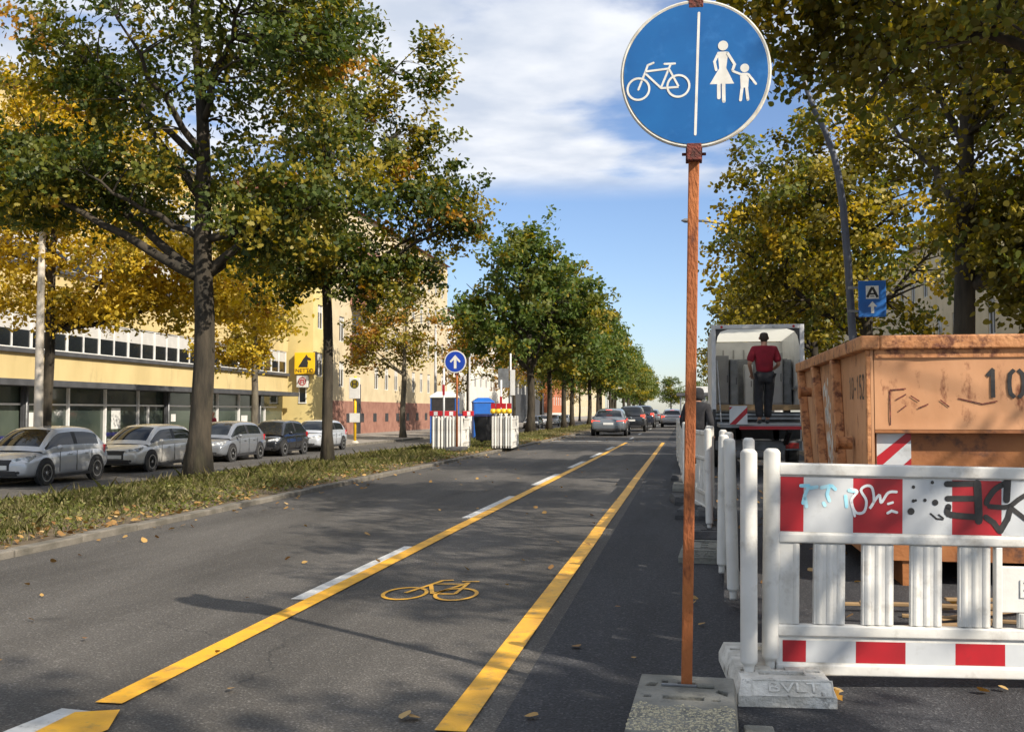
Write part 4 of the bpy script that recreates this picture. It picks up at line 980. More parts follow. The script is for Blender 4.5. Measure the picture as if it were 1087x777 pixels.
for i, (x, y, rz, mt, lab, le) in enumerate(((.27, 6.75, .1, 'plate_black', 'black foot plate under the joint of the first and second lane side barriers', None), (.16, 8.95, -.05, 'plate_grey', 'grey BVLT foot plate second along the lane side barrier row', 'BVLT'),
        (.22, 10.3, .1, 'plate_black', 'black foot plate third along the lane side barrier row', None), (.12, 12.4, -.1, 'plate_black', 'black foot plate under the angled lane side barrier', None), (.02, 14.2, .1, 'plate_black', 'black foot plate just beyond the angled lane side barrier', None),
        (0, 16.6, 0, 'plate_grey', 'grey foot plate sixth along the lane side barrier row', None), (-.05, 19, 0, 'plate_black', 'black foot plate near the far end of the barrier row', None), (1.93, 5.1, .17, 'plate_black', 'black foot plate under the far end of the graffiti barrier', None))):
    foot_plate((x, y, .004), rz + PI / 2 * (0 if le else 0), lab, mt, le, 'foot plates of the works barriers', ld=.8 if i else .74)
# upright stacks in the median, each barrier its own
def stack(x, y, n, dx, rz, grp, names, lamps):
    for k in range(n):
        b_ = dup(bar0, (x + dx * k, y + random.uniform(-.05, .05), .11), rot=(0, 0, PI / 2 + rz + random.uniform(-.05, .05)), label=names % ORD2[k], group=grp, skip=('black_graffiti', 'black_paint_splashes', 'white_graffiti', 'cyan_graffiti', 'reflective_band'))
        if lamps and k % 2 == 0:
            l_ = thing('warning_lamp', 'yellow warning lamp on the %s barrier of the stack with lamps' % ORD2[k], 'warning lamp', (x + dx * k, y + .04, 1.115), group='yellow warning lamps on the stacked barriers')
            MB().lathe([(.05, 0), (.05, .03), (.025, .05), (.025, .07)], seg=10).build('lamp_foot', 'plastic_black', l_)
            MB().lathe([(.03, .07), (.085, .09), (.095, .15), (.085, .21), (.03, .23)], seg=12).build('lens', 'lamp_yellow', l_, smooth=True)
            MB().box(-.07, .07, .0, .07, .231, .40).build('battery_case', 'foil_red', l_, bevel=.01)
ORD2 = ['first', 'second', 'third', 'fourth', 'fifth', 'sixth', 'seventh', 'eighth', 'ninth', 'tenth', 'eleventh', 'twelfth', 'thirteenth', 'fourteenth', 'fifteenth', 'sixteenth', 'seventeenth']
# the two stacks: end posts face the camera, red caps above the left one
stack(-7.60, 30.3, 11, .09, 0.06, 'barriers of the left stack on the median', 'white barrier standing on edge in the left stack, %s from its left end', False)
stack(-5.98, 31.6, 8, .085, .05, 'barriers of the right stack on the median', 'white barrier under yellow lamps in the right stack, %s from its left end', True)
for k, (x, y) in enumerate(((-7.55, 30.5), (-7.1, 30.6), (-6.55, 30.55))):
    b_ = thing('beacon_top', 'red and white warning beacon board lying on the left barrier stack, %s from its left' % ORD2[k], 'beacon', (x, y, 1.115), k * .4, group='beacon boards on the left stack')
    MB().box(-.2, .2, -.03, .03, 0, .16).build('board', 'foil_red', b_, bevel=.01); MB().box(-.06, .06, -.035, .035, .02, .14).build('stripe', 'foil_white', b_)
# dark motorcycle-like bins between the stacks: two refuse bins
def bin_(loc, rz, label):
    t = thing('refuse_bin', label, 'bin', loc, rz, group='dark bins between the barrier stacks')
    MB().loft([[(-.22, -.24, .08), (.22, -.24, .08), (.22, .22, .08), (-.22, .22, .08)], [(-.28, -.32, .95), (.28, -.32, .95), (.28, .32, .95), (-.28, .32, .95)]]).build('body', 'metal_dark', t, bevel=.02)
    MB().loft([[(-.3, -.34, .952), (.3, -.34, .952), (.3, .36, .952), (-.3, .36, .952)], [(-.26, -.26, 1.05), (.26, -.26, 1.05), (.26, .34, 1.05), (-.26, .34, 1.05)]]).build('lid', 'navy', t, bevel=.02)
    for s_ in (-1, 1): MB().lathe([(.1, -.025), (.1, .025)], (s_ * .25, .26, .1), 'x', 14).build('wheel', 'tyre', t)
bin_((-8.0, 36.4, .12), .2, 'dark bin between the barrier stacks, left one'); bin_((-7.3, 36.9, .12), -.3, 'dark bin between the barrier stacks, right one')

# ------------------------------------------------------------------ foreground sign and its plate
sg = thing('path_sign', 'large round blue shared path sign with bicycle and pedestrians on a rusty post', 'traffic sign', (-.003, 4.335, .04))
sg.rotation_euler = (R_(1.0), R_(1.22), 0)
pb = MB(); hw = .0225
pb.box(-hw, hw, -hw, hw, 0, 2.99); pb.build('post', 'rust', sg, bevel=.006)
zc = 2.612
dk = MB().mat('sign_rim'); dk.lathe([(.300, -.040), (.309, -.044), (.309, -.055), (.303, -.060), (.296, -.058)], (0, 0, zc), 'y', 72)
dk.build('disc', None, sg)
d = Decal((0, -.0605, zc), (1, 0, 0), (0, 0, 1), .0003, .0003)
d.disc(0, 0, .2945, 'sign_blue', 80)
k = .001017; cxz, cyz = 404, 295
def q(x, y): return ((x - cxz) * k, -(y - cyz) * k)
W = 'sign_white'
d.line([q(416, 48), q(408, 545)], .0105, W, caps=True)
u, v = q(175, 353); d.ring(u, v, .0495, .0088, W); u, v = q(337, 345); d.ring(u, v, .0495, .0088)
d.line([q(175, 355), q(204, 278), q(212, 255), q(235, 246)], .0085, W, caps=True); d.line([q(203, 281), q(300, 272)], .0085); d.line([q(205, 292), q(268, 352)], .0085)
d.line([q(266, 352), q(304, 256)], .0085); d.line([q(280, 252), q(322, 252)], .0085, caps=True); d.line([q(266, 352), q(338, 349)], .0085); d.line([q(300, 276), q(338, 347)], .0085)
u, v = q(514, 186); d.disc(u, v, .0205, W)
d.poly([q(x, y) for x, y in ((560, 342), (463, 342), (500, 278), (496, 240), (492, 214), (500, 210), (528, 210), (536, 214), (532, 240), (528, 278))], W)
d.line([q(496, 216), q(481, 250), q(488, 284)], .011, W, caps=True); d.line([q(532, 216), q(561, 264), q(553, 288)], .011, W, caps=True)
d.line([q(499, 341), q(500, 398)], .0145, W, caps=True); d.line([q(518, 341), q(520, 412)], .0145, W, caps=True)
u, v = q(601, 280); d.disc(u, v, .0178, W)
d.poly([q(x, y) for x, y in ((616, 360), (586, 360), (583, 305), (590, 300), (612, 300), (619, 305))], W)
d.line([q(588, 306), q(556, 292)], .0095, W, caps=True); d.line([q(615, 306), q(634, 330), q(646, 346)], .0095, W, caps=True)
d.line([q(592, 358), q(586, 410)], .012, W, caps=True); d.line([q(609, 358), q(615, 408)], .012, W, caps=True)
d.build('pictogram', sg)
for z in (zc - .325, zc + .31):
    c_ = MB(); c_.box(-.030, .030, -.062, -.024, z - .035, z + .035); c_.box(-.034, .034, -.024, .034, z - .03, z + .03)
    c_.tube([(-.05, -.01, z), (.05, -.01, z)], .007, 8); co = c_.build('clamp', 'rust_dark', sg, bevel=.004)
sc2 = MB()
# plate
fp = thing('foot_plate', 'grey recycled foot plate with pebbled front carrying the rusty sign post', 'foot plate', (-.012, 4.08, .004), R_(-2))
a, bb = .205, .42
m_ = MB(); m_.loft([[(-a, -bb, 0), (a, -bb, 0), (a, bb, 0), (-a, bb, 0)], [(-a, -bb, .06), (a, -bb, .06), (a, bb, .06), (-a, bb, .06)], [(-a + .012, -bb + .015, .12), (a - .012, -bb + .015, .12), (a - .012, bb - .035, .12), (-a + .012, bb - .035, .12)]])
o = m_.build('body', 'plate_grey', fp)
cu = MB(); cu.box(-.085, .075, .02, .075, .075, .2)
cu.hexa([(-.165, .20, .09), (-.125, .20, .09), (-.115, .26, .09), (-.15, .26, .09), (-.165, .20, .2), (-.125, .20, .2), (-.115, .26, .2), (-.15, .26, .2)])
cu.hexa([(.12, .15, .09), (.165, .10, .09), (.17, .16, .09), (.13, .19, .09), (.12, .15, .2), (.165, .10, .2), (.17, .16, .2), (.13, .19, .2)])
cu.box(-.035, .035, .21, .285, .03, .2); cu.box(-.10, -.075, .24, .30, .08, .2); cu.box(-.16, -.13, .03, .06, .09, .2); cu.box(.11, .14, .02, .05, .095, .2)
cut(o, cu); bv = o.modifiers.new('bevel', 'BEVEL'); bv.width = .009; bv.segments = 2; bv.angle_limit = R_(40)
MB().box(.045, .115, .195, .225, .1201, .135).build('locking_wedge', 'plate_grey', fp, bevel=.006)
MB().box(-.10, .045, .20, .212, .1201, .131).build('locking_bar', 'metal_grey', fp, bevel=.003)
pe = MB(); r2 = random.Random(9)
for i in range(1100):
    x = r2.uniform(-a + .015, a - .015); y = r2.uniform(-bb + .02, -.02 - .06 * abs(math.sin(x * 20)) - .03 * r2.random())
    s_ = r2.uniform(.0028, .0062); pe.ball((x, y, .119), (s_ * r2.uniform(.8, 1.5), s_ * r2.uniform(.8, 1.4), s_ * .75), 6, 4)
pe.build('exposed_pebbles', 'gravel', fp, smooth=True)
# flat concrete slab lying at the edge beside it
MB()
sl = MB().box(.215, .33, 3.72, 4.12, .004, .035).build('paving_slab', 'plate_grey', bevel=.008)
tag(sl, 'thin worn slab lying between the two foremost foot plates', 'slab')

# ------------------------------------------------------------------ orange skip
sk = thing('skip', 'orange rust stained steel skip marked 10-152 behind the graffiti barrier', 'skip', (1.285, 7.62, .004))
Ls, Ws, Ht = 4.25, 1.86, 1.79; ins = .02; zf0 = .18
th = .02
def side(x, sgn):
    """long wall; its far end is raked towards the near end at the bottom"""
    m_ = MB(); x1 = x + sgn * th
    m_.add([(x, 0, zf0), (x, 0, Ht - .1), (x, Ls - .03, Ht - .1), (x, Ls - .95, zf0), (x1, 0, zf0), (x1, 0, Ht - .1), (x1, Ls - .03, Ht - .1), (x1, Ls - .95, zf0)],
           [(0, 1, 2, 3), (7, 6, 5, 4), (0, 4, 5, 1), (1, 5, 6, 2), (2, 6, 7, 3), (3, 7, 4, 0)])
    return m_
side(.03, 1).build('side_panel', 'skip', sk); side(Ws - .03, -1).build('side_panel', 'skip', sk)
# end wall: upper sheet stands proud of the lower one
ep = MB(); nx_, nz_ = 56, 20; dr_ = random.Random(21); dents = [(dr_.uniform(.1, 1.75), dr_.uniform(1.15, 1.66), dr_.uniform(.05, .22), dr_.uniform(.0015, .005)) for _ in range(16)]
def dent(x, z): return sum(d_ * math.exp(-((x - a_) ** 2 + (z - b_) ** 2) / (w_ * w_)) for a_, b_, w_, d_ in dents) * min(1, (x - .055) * 20, (Ws - .055 - x) * 20, (z - 1.12) * 20, (Ht - .1 - z) * 20)
gp_ = [[(.055 + (Ws - .11) * i / nx_, dent(.055 + (Ws - .11) * i / nx_, 1.12 + (Ht - 1.22) * k / nz_), 1.12 + (Ht - 1.22) * k / nz_) for i in range(nx_ + 1)] for k in range(nz_ + 1)]
ep.add([p for r_ in gp_ for p in r_], [(k * (nx_ + 1) + i, k * (nx_ + 1) + i + 1, (k + 1) * (nx_ + 1) + i + 1, (k + 1) * (nx_ + 1) + i) for k in range(nz_) for i in range(nx_)])
ep.build('end_panel', 'skip', sk, smooth=True)
MB().box(.055, Ws - .055, .035, .05, 1.12, Ht - .101).build('end_backing', 'skip_low', sk)
lp_ = MB(); lp_.box(.055, Ws - .055, .10, .125, zf0, 1.118); lp_.box(.055, Ws - .055, .0, .125, 1.095, 1.117); lp_.build('lower_end_panel', 'skip_low', sk)
far_ = MB(); far_.add([(.055, Ls - .95, zf0), (Ws - .055, Ls - .95, zf0), (Ws - .055, Ls - .03, Ht - .1), (.055, Ls - .03, Ht - .1), (.055, Ls - .98, zf0), (Ws - .055, Ls - .98, zf0), (Ws - .055, Ls - .06, Ht - .1), (.055, Ls - .06, Ht - .1)],
         [(0, 1, 2, 3), (7, 6, 5, 4), (0, 4, 5, 1), (1, 5, 6, 2), (2, 6, 7, 3), (3, 7, 4, 0)]); far_.build('end_panel', 'skip', sk)
MB().box(.055, Ws - .055, .13, Ls - 1.0, zf0, zf0 + .02).build('floor_plate', 'skip_low', sk)
rm = MB(); rm.box(-.045, .09, -.045, Ls + .04, Ht - .1, Ht); rm.box(Ws - .09, Ws + .045, -.045, Ls + .04, Ht - .1, Ht); rm.box(.0901, Ws - .0901, -.045, .075, Ht - .1, Ht); rm.box(.0901, Ws - .0901, Ls - .08, Ls + .04, Ht - .1, Ht)
rm.build('rim', 'skip_edge', sk, bevel=.012)
MB().box(.06, Ws - .06, -.012, -.0005, Ht - .16, Ht - .101).build('rim_flange', 'skip_edge', sk)
def rib(yt, yb, w, mat, d_=.075):
    for sx in (0, 1):
        m_ = MB(); xo, xi = (.03 - d_, .0295) if sx == 0 else (Ws - .0295, Ws - .03 + d_)
        m_.hexa([(xo, yb, zf0), (xi, yb, zf0), (xi, yb + w, zf0), (xo, yb + w, zf0), (xo, yt, Ht - .101), (xi, yt, Ht - .101), (xi, yt + w, Ht - .101), (xo, yt + w, Ht - .101)])
        m_.build('side_rib', mat, sk, bevel=.008)
rib(1.42, .95, .13, 'skip_edge'); rib(2.75, 1.95, .15, 'skip_edge'); rib(4.02, 3.0, .14, 'skip_edge')
cr_ = MB().box(-.0, .029, -.0, .055, zf0, Ht - .101); cr_.build('corner_post', 'skip_edge', sk, bevel=.006)
# pale splash of dried mortar on the side
sp = Decal((.0295, 0, 0), (0, -1, 0), (0, 0, 1), .00012, .0004); r3 = random.Random(4)
for i in range(90):
    z = r3.uniform(.55, 1.52); yc = 2.12 + (z - 1.0) * .55 + r3.gauss(0, .10)
    rr_ = r3.uniform(.012, .05); sp.poly([(-yc + rr_ * r3.uniform(.5, 1.1) * math.cos(a_ * PI / 4), z + rr_ * r3.uniform(.6, 1.7) * math.sin(a_ * PI / 4)) for a_ in range(8)], 'splash')
sp.build('mortar_splash', sk)
# stencilled numbers
def stencil(name, body, org, U, V, h, w, gap, mat, parent, th_=.028):
    D = Decal(org, U, V, .00012, .0015); x = 0
    def seg(pts): D.line([(x + a_ * w, b_ * h) for a_, b_ in pts], th_, mat)
    for ch_ in body:
        if ch_ == '1': seg([(.15, .78), (.5, 1), (.5, .0)])
        elif ch_ == '0':
            seg([(.38, 1), (.12, .85), (.06, .6), (.06, .4), (.12, .15), (.38, 0)]); seg([(.62, 1), (.88, .85), (.94, .6), (.94, .4), (.88, .15), (.62, 0)])
        elif ch_ == '5': seg([(.9, 1), (.15, 1), (.12, .55)]); seg([(.12, .56), (.6, .62), (.92, .45), (.9, .15), (.5, 0), (.1, .1)])
        elif ch_ == '2': seg([(.08, .8), (.3, 1), (.7, 1), (.92, .78), (.8, .5), (.1, .02)]); seg([(.1, .02), (.95, .02)])
        elif ch_ == '-': seg([(.2, .45), (.85, .45)])
        x += w + gap
    return D.build(name, parent)
stencil('stencil_number', '10-152', (.80, -.0005, 1.345), (1, 0, 0), (0, 0, 1), .195, .105, .05, 'black_paint', sk)
stencil('stencil_number', '10-152', (.0298, .95, 1.345), (0, -1, 0), (0, 0, 1), .17, .085, .035, 'black_paint', sk, .022)
# scratches and bare rust on the end
rs = Decal((0, -.0004, 0), (1, 0, 0), (0, 0, 1), .00012, .0004)
for q_ in (((.16, 1.40), (.16, 1.15)), ((.16, 1.40), (.27, 1.41)), ((.20, 1.33), (.27, 1.37)), ((.22, 1.25), (.27, 1.29)), ((.30, 1.36), (.36, 1.32)), ((.35, 1.27), (.42, 1.30)), ((.50, 1.33), (.56, 1.28)), ((.62, 1.34), (.78, 1.30), (.88, 1.32))):
    rs = Decal((0, -.0004, 0), (1, 0, 0), (0, 0, 1), .00012, .0004); rs.line(q_, .009, 'rust_dark'); rs.build('rust_scratch', sk)

# hatched warning board on the lower end sheet
hb = MB().box(.075, .31, .06, .0995, .80, 1.09); hbo = hb.build('hatched_board', 'foil_white', sk)
d = Decal((.075, .0595, .80), (1, 0, 0), (0, 0, 1), .0004, .0006)
d.poly([(0, .03), (.235, .245), (.235, .29), (.20, .29), (0, .125)][::1], 'foil_red'); d.poly([(.11, 0), (.235, .115), (.235, 0)], 'foil_red'); hs_ = d.build('hatched_stripe', hbo)
# skids and lifting lugs
sd = MB(); sd.box(.25, .4, .12, Ls - 1.1, 0, zf0 - .002); sd.box(Ws - .4, Ws - .25, .12, Ls - 1.1, 0, zf0 - .002); sd.build('skid', 'skip_low', sk)
for y in (.75, 3.3):
    for x, s_ in ((-.05, -1), (Ws + .05, 1)): MB().lathe([(.05, -.06), (.05, .05), (.075, .051), (.075, .07)] if s_ > 0 else [(.075, -.07), (.075, -.051), (.05, -.05), (.05, .06)], (x, y, 1.45 if y > 2 else 1.0), 'x', 14).build('lifting_lug', 'skip_edge', sk)
# straw coloured rubble on the ground behind the barrier
for i in range(7):
    b_ = MB(); l_ = r3.uniform(.2, .5); b_.box(-l_, l_, -.02, .02, 0, .018)
    o = b_.build('timber_offcut', 'wood', bevel=.003); o.location = (1.55 + r3.uniform(-.25, .35), 6.3 + r3.uniform(-.4, .5), .006 + i * .019); o.rotation_euler = (0, 0, r3.uniform(-.5, .6))
    tag(o, 'short pale timber offcut on the ground in front of the skip', 'timber', 'timber offcuts in front of the skip')

# ------------------------------------------------------------------ box truck with tail lift
tr = thing('box_truck', 'white box truck with open rear and lowered tail lift beside the skip', 'truck', (.60, 22.55, .004))
Wt, Lt, zt0, zt1 = 1.92, 4.6, 1.30, 3.10
MB().box(.0, .04, .08, Lt, zt0, zt1).build('side_wall', 'metal_white', tr); MB().box(Wt - .04, Wt, .08, Lt, zt0, zt1).build('side_wall', 'metal_white', tr)
MB().box(.041, Wt - .041, Lt - .04, Lt, zt0 + .11, zt1 - .05).build('front_wall', 'metal_white', tr); MB().box(.041, Wt - .041, .1, Lt - .041, zt1 - .035, zt1 - .005).build('roof', 'grp_roof', tr)
MB().box(.041, Wt - .041, .05, Lt - .041, zt0 - .02, zt0 + .1).build('floor', 'wood', tr)
f_ = MB(); f_.box(-.02, .075, 0, .079, zt0 - .05, zt1 + .03); f_.box(Wt - .075, Wt + .02, 0, .079, zt0 - .05, zt1 + .03); f_.box(.0751, Wt - .0751, 0, .079, zt1 - .06, zt1 + .03); f_.build('rear_frame', 'metal_white', tr, bevel=.012)
for x in (.2, .62, 1.3, 1.72): MB().lathe([(.028, -.012), (.028, .0)], (x, -.002, zt1 - .015), 'y', 12).build('marker_lamp', 'tail_red' if x in (.2, 1.72) else 'headlight', tr)
for sx, x in ((1, .076), (-1, Wt - .076)):
    gb = MB(); gb.add([(x, .02, zt1 - .061), (x + sx * .26, .02, zt1 - .061), (x + sx * .10, .02, zt1 - .12), (x + sx * .04, .02, zt1 - .22), (x, .02, zt1 - .42), (x, .06, zt1 - .061), (x + sx * .26, .06, zt1 - .061), (x + sx * .10, .06, zt1 - .12), (x + sx * .04, .06, zt1 - .22), (x, .06, zt1 - .42)],
        [(0, 1, 2, 3, 4), (9, 8, 7, 6, 5), (0, 5, 6, 1), (1, 6, 7, 2), (2, 7, 8, 3), (3, 8, 9, 4), (4, 9, 5, 0)]); gb.build('corner_bracket', 'metal_dark', tr)
    cp = MB().box(x - sx * .05 - .035, x - sx * .05 + .035, -.09, -.005, .62, 1.30); cp.build('lift_guide', 'metal_dark', tr, bevel=.008)
    ac = MB().tube([(x + sx * .02, -.06, 2.35), (x + sx * .04, -1.75, 1.04)], .012, 6); ac.build('lift_chain', 'metal_grey', tr)
for k in range(7):
    MB().box(.12 + k * .26, .16 + k * .26, Lt - .075, Lt - .041, zt0 + .11, zt1 - .25).build('wall_batten', 'cabinet', tr)
for z in (1.9, 2.35): MB().box(.05, Wt - .05, Lt - .09, Lt - .076, z, z + .06).build('lashing_rail', 'metal_grey', tr)
for x in (.075, Wt - .105): MB().box(x, x + .03, .9, Lt - .2, 1.75, 1.82).build('lashing_rail', 'metal_grey', tr)
lf_ = MB(); lf_.box(.08, Wt - .08, -2.15, -.45, .93, 1.0); lf_.box(.08, Wt - .08, -.44, .0, .93, 1.02); lf_.build('lift_platform', 'metal_grey', tr, bevel=.006)
MB().box(.45, Wt - .1, -2.19, -2.152, .90, .965).build('lift_edge_stripe', 'foil_red', tr)
la = MB()
for x in (.35, Wt - .43): la.hexa([(x, -.9, .82), (x + .08, -.9, .82), (x + .08, .3, .42), (x, .3, .42), (x, -.9, .925), (x + .08, -.9, .925), (x + .08, .3, .56), (x, .3, .56)])
la.build('lift_arm', 'metal_dark', tr)
for k, z in enumerate((1.16, 1.08)): MB().box(.05, Wt - .05, -.06 - k * .05, -.005, z, z + .05).build('rear_step', 'metal_grey', tr)
MB().box(.05, Wt - .05, -.02, .12, .42, .62).build('bumper', 'metal_grey', tr, bevel=.01)
for x in (.12, Wt - .4):
    l_ = MB().box(x, x + .28, -.05, -.021, .46, .58).build('tail_light', 'tail_red', tr, bevel=.006)
ch_ = MB(); ch_.box(.5, .62, .3, 6.4, .62, .95); ch_.box(1.3, 1.42, .3, 6.4, .62, .95); ch_.box(.05, Wt - .05, .3, .42, .65, 1.24); ch_.build('chassis', 'metal_dark', tr)
hb = MB().box(.26, .60, -2.225, -2.192, 1.0, 1.36).build('hatched_flag', 'foil_white', tr)
d = Decal((.26, -2.2255, 1.0), (1, 0, 0), (0, 0, 1), .0005, .0006); d.poly([(0, 0), (.12, 0), (.34, .22), (.34, .34), (.34, .34)][:4], 'foil_red'); d.poly([(0, .28), (.06, .34), (0, .34)], 'foil_red'); d.build('hatched_stripe', hb)
for x in (.16, Wt - .16):
    for y in (1.1, 5.3):
        w_ = MB().lathe([(.2, -.12), (.37, -.12), (.39, -.08), (.39, .08), (.37, .12), (.2, .12)], (x, y, .39), 'x', 24).build('wheel', 'tyre', tr); MB().lathe([(.2, -.1), (.2, .1)], (x, y, .39), 'x', 20).build('rim', 'rim', w_)
cb = MB(); cb.loft([[(.02, Lt + .15, .5), (Wt - .02, Lt + .15, .5), (Wt - .02, Lt + 2.0, .5), (.02, Lt + 2.0, .5)], [(.02, Lt + .15, 1.5), (Wt - .02, Lt + .15, 1.5), (Wt - .02, Lt + 1.95, 1.4), (.02, Lt + 1.95, 1.4)], [(.15, Lt + .2, 2.3), (Wt - .15, Lt + .2, 2.3), (Wt - .15, Lt + 1.4, 2.25), (.15, Lt + 1.4, 2.25)]])
cb.build('cab', 'metal_white', tr, bevel=.05)
# load inside; the wide dark piece is added to darken its lower half
for i, (x0, x1, y, d2, h_, mt, lab) in enumerate(((.08, 1.84, 2.7, .5, 1.12, 'metal_grey', 'wide dark backing added across the truck to darken the space behind the load'), (.10, .42, 1.6, .5, 1.15, 'cabinet', 'grey wrapped cabinet in the truck, leftmost of the load'), (.44, .62, 1.5, .6, 1.05, 'metal_grey', 'narrow dark cabinet in the truck beside the leftmost one'), (.78, .98, 1.9, .5, .95, 'box_white', 'pale carton in the middle of the truck load'),
       (1.38, 1.62, 1.5, .6, 1.2, 'cabinet', 'tall grey cabinet in the truck right of the worker'), (1.64, 1.84, 1.7, .6, 1.05, 'metal_grey', 'dark grey case at the right wall of the truck'))):
    c_ = thing('cabinet', lab, 'cabinet', (.60 + (x0 + x1) / 2, 22.55 + y, zt0 + .104), group='load inside the box truck'); w = (x1 - x0) / 2
    MB().box(-w, w, 0, d2, 0, h_).build('carcass', mt, c_, bevel=.01); MB().box(-w + .02, w - .02, -.02, -.001, .04, h_ - .04).build('door', mt, c_, bevel=.006); MB().box(w - .05, w - .035, -.04, -.021, h_ * .45, h_ * .6).build('handle', 'metal_dark', c_)

# ------------------------------------------------------------------ people
def skin(name, verts, edges, mat, parent, sub=2, root=0):
    """one continuous body grown over a skeleton: verts = (x, y, z, radius[, radius2])"""
    me = bpy.data.meshes.new(name); me.from_pydata([v[:3] for v in verts], edges, []); me.materials.append(M[mat])
    o = bpy.data.objects.new(name, me); COL.objects.link(o); o.parent = parent
    md = o.modifiers.new('skin', 'SKIN'); md.use_smooth_shade = True
    if not me.skin_vertices: bpy.context.view_layer.objects.active = o; o.data.attributes.new if False else None
    if not me.skin_vertices:
        bm = bmesh.new(); bm.from_mesh(me); bm.verts.layers.skin.verify(); bm.to_mesh(me); bm.free()
    sv = me.skin_vertices[0].data
    for i, v in enumerate(verts):
        sv[i].radius = (v[3], v[4] if len(v) > 4 else v[3]); sv[i].use_root = (i == root)
    ss = o.modifiers.new('sub', 'SUBSURF'); ss.levels = sub; ss.render_levels = sub
    bpy.context.view_layer.update()
    dg = bpy.context.evaluated_depsgraph_get(); m2 = bpy.data.meshes.new_from_object(o.evaluated_get(dg))
    o.modifiers.clear(); o.data = m2
    m2.polygons.foreach_set('use_smooth', [True] * len(m2.polygons))
    return o
def person(loc, rz, label, J, shirt, trousers, hairm, hood=False, scale=1.0):
    """J: joints of a figure facing -y at 1.80 m"""
    t = thing('person', label, 'person', loc, rz); t.scale = (scale,) * 3
    def arm(s): return [J['sh' + s], J['el' + s], J['wr' + s], J['ha' + s]]
    def leg(s): return [J['hi' + s], J['kn' + s], J['an' + s], J['to' + s]]
    V = [(*J['pelvis'], .13, .10), (*J['waist'], .12, .09), (*J['chest'], .15, .10), (*J['neckb'], .07, .07), (*J['neck'], .052, .055), (*J['head0'], .075, .085), (*J['head1'], .085, .10), (*J['head2'], .06, .075)]
    E = [(i, i + 1) for i in range(7)]
    for s in 'LR':
        n = len(V); a_ = arm(s); V += [(*a_[0], .06), (*a_[1], .042), (*a_[2], .030), (*a_[3], .034, .02)]; E += [(2, n), (n, n + 1), (n + 1, n + 2), (n + 2, n + 3)]
        h = Vector(a_[3]); dr = (h - Vector(a_[2])).normalized(); sd_ = Vector((1, 0, 0)) if abs(dr.x) < .8 else Vector((0, 0, 1)); sd_ = (sd_ - dr * sd_.dot(dr)).normalized(); bendv = Vector((0, -1, 0)) - dr * Vector((0, -1, 0)).dot(dr)
        for fi, (off, ln) in enumerate(((-.027, .066), (-.009, .078), (.009, .074), (.026, .06))):
            k0 = len(V); p0 = h + dr * .035 + sd_ * off; V.append((*p0, .0095)); p1 = p0 + dr * ln * .5 + bendv * .008; V.append((*p1, .0085)); p2 = p1 + dr * ln * .4 + bendv * .022; V.append((*p2, .007)); E += [(n + 3, k0), (k0, k0 + 1), (k0 + 1, k0 + 2)]
        k0 = len(V); p0 = h + sd_ * (-.035 if s == 'R' else .035) + bendv * .012; V.append((*p0, .011)); p1 = p0 + dr * .03 + sd_ * (-.018 if s == 'R' else .018); V.append((*p1, .009)); E += [(n + 3, k0), (k0, k0 + 1)]
        n = len(V); l_ = leg(s); V += [(*l_[0], .085), (*l_[1], .058), (*l_[2], .04), (*l_[3], .04, .03)]; E += [(0, n), (n, n + 1), (n + 1, n + 2), (n + 2, n + 3)]
    body = skin('body', V, E, 'skin', t)
    # clothes follow the same joints with a looser radius
    V = [(*J['pelvis'], .18, .15), (*J['waist'], .175, .145), (*J['chest'], .175, .145), (J['neckb'][0], J['neckb'][1], J['neckb'][2] + .01, .10, .095)]; E = [(0, 1), (1, 2), (2, 3)]
    for s in 'LR':
        n = len(V); a_ = [Vector(p) for p in arm(s)]
        if hood: V += [(*a_[0], .09), (*a_[1], .065), (*a_[2], .048)]; E += [(2, n), (n, n + 1), (n + 1, n + 2)]
        else: V += [(*a_[0], .092), (*(a_[0].lerp(a_[1], .9)), .085)]; E += [(2, n), (n, n + 1)]
    skin('jacket' if hood else 'shirt', V, E, shirt, t)
    V = [(J['pelvis'][0], J['pelvis'][1], J['pelvis'][2] - .03, .155, .125)]; E = []
    for s in 'LR':
        n = len(V); l_ = leg(s); V += [(*l_[0], .125), (*l_[1], .092), (l_[2][0], l_[2][1], l_[2][2] + .01, .075)]; E += [(0, n), (n, n + 1), (n + 1, n + 2)]
    skin('trousers', V, E, trousers, t)
    for s in 'LR':
        l_ = leg(s); hl = Vector(l_[2]); to = Vector(l_[3]); dr = (to - hl); dr.z = 0; dr.normalize()
        skin('shoe', [(*(hl - dr * .04 + Vector((0, 0, -.05))), .045, .04), (*(hl + dr * .07 + Vector((0, 0, -.055))), .047, .04), (*(to + dr * .05 + Vector((0, 0, -.0))), .042, .028)], [(0, 1), (1, 2)], 'plastic_black', t)
    h0, h1, h2 = Vector(J['head0']), Vector(J['head1']), Vector(J['head2'])
    fw = Vector(J.get('face', (0, -1, 0)))
    if hood:
        skin('hood', [(*J['neckb'], .13, .12), (*(h0 - fw * .02), .125, .13), (*(h1 - fw * .02), .125, .14), (*(h2 - fw * .02), .08, .10)], [(0, 1), (1, 2), (2, 3)], shirt, t)
    else:
        skin('hair', [(*(h0 - fw * .03 + Vector((0, 0, -.055))), .066, .06), (*(h0 - fw * .035 + Vector((0, 0, .01))), .086, .08), (*(h1 - fw * .028 + Vector((0, 0, .01))), .094, .10), (*(h2 - fw * .012 + Vector((0, 0, .015))), .075, .085)], [(0, 1), (1, 2), (2, 3)], hairm, t)
    side_ = Vector((fw.y, -fw.x, 0)).normalized()
    c = h0.lerp(h1, .5)
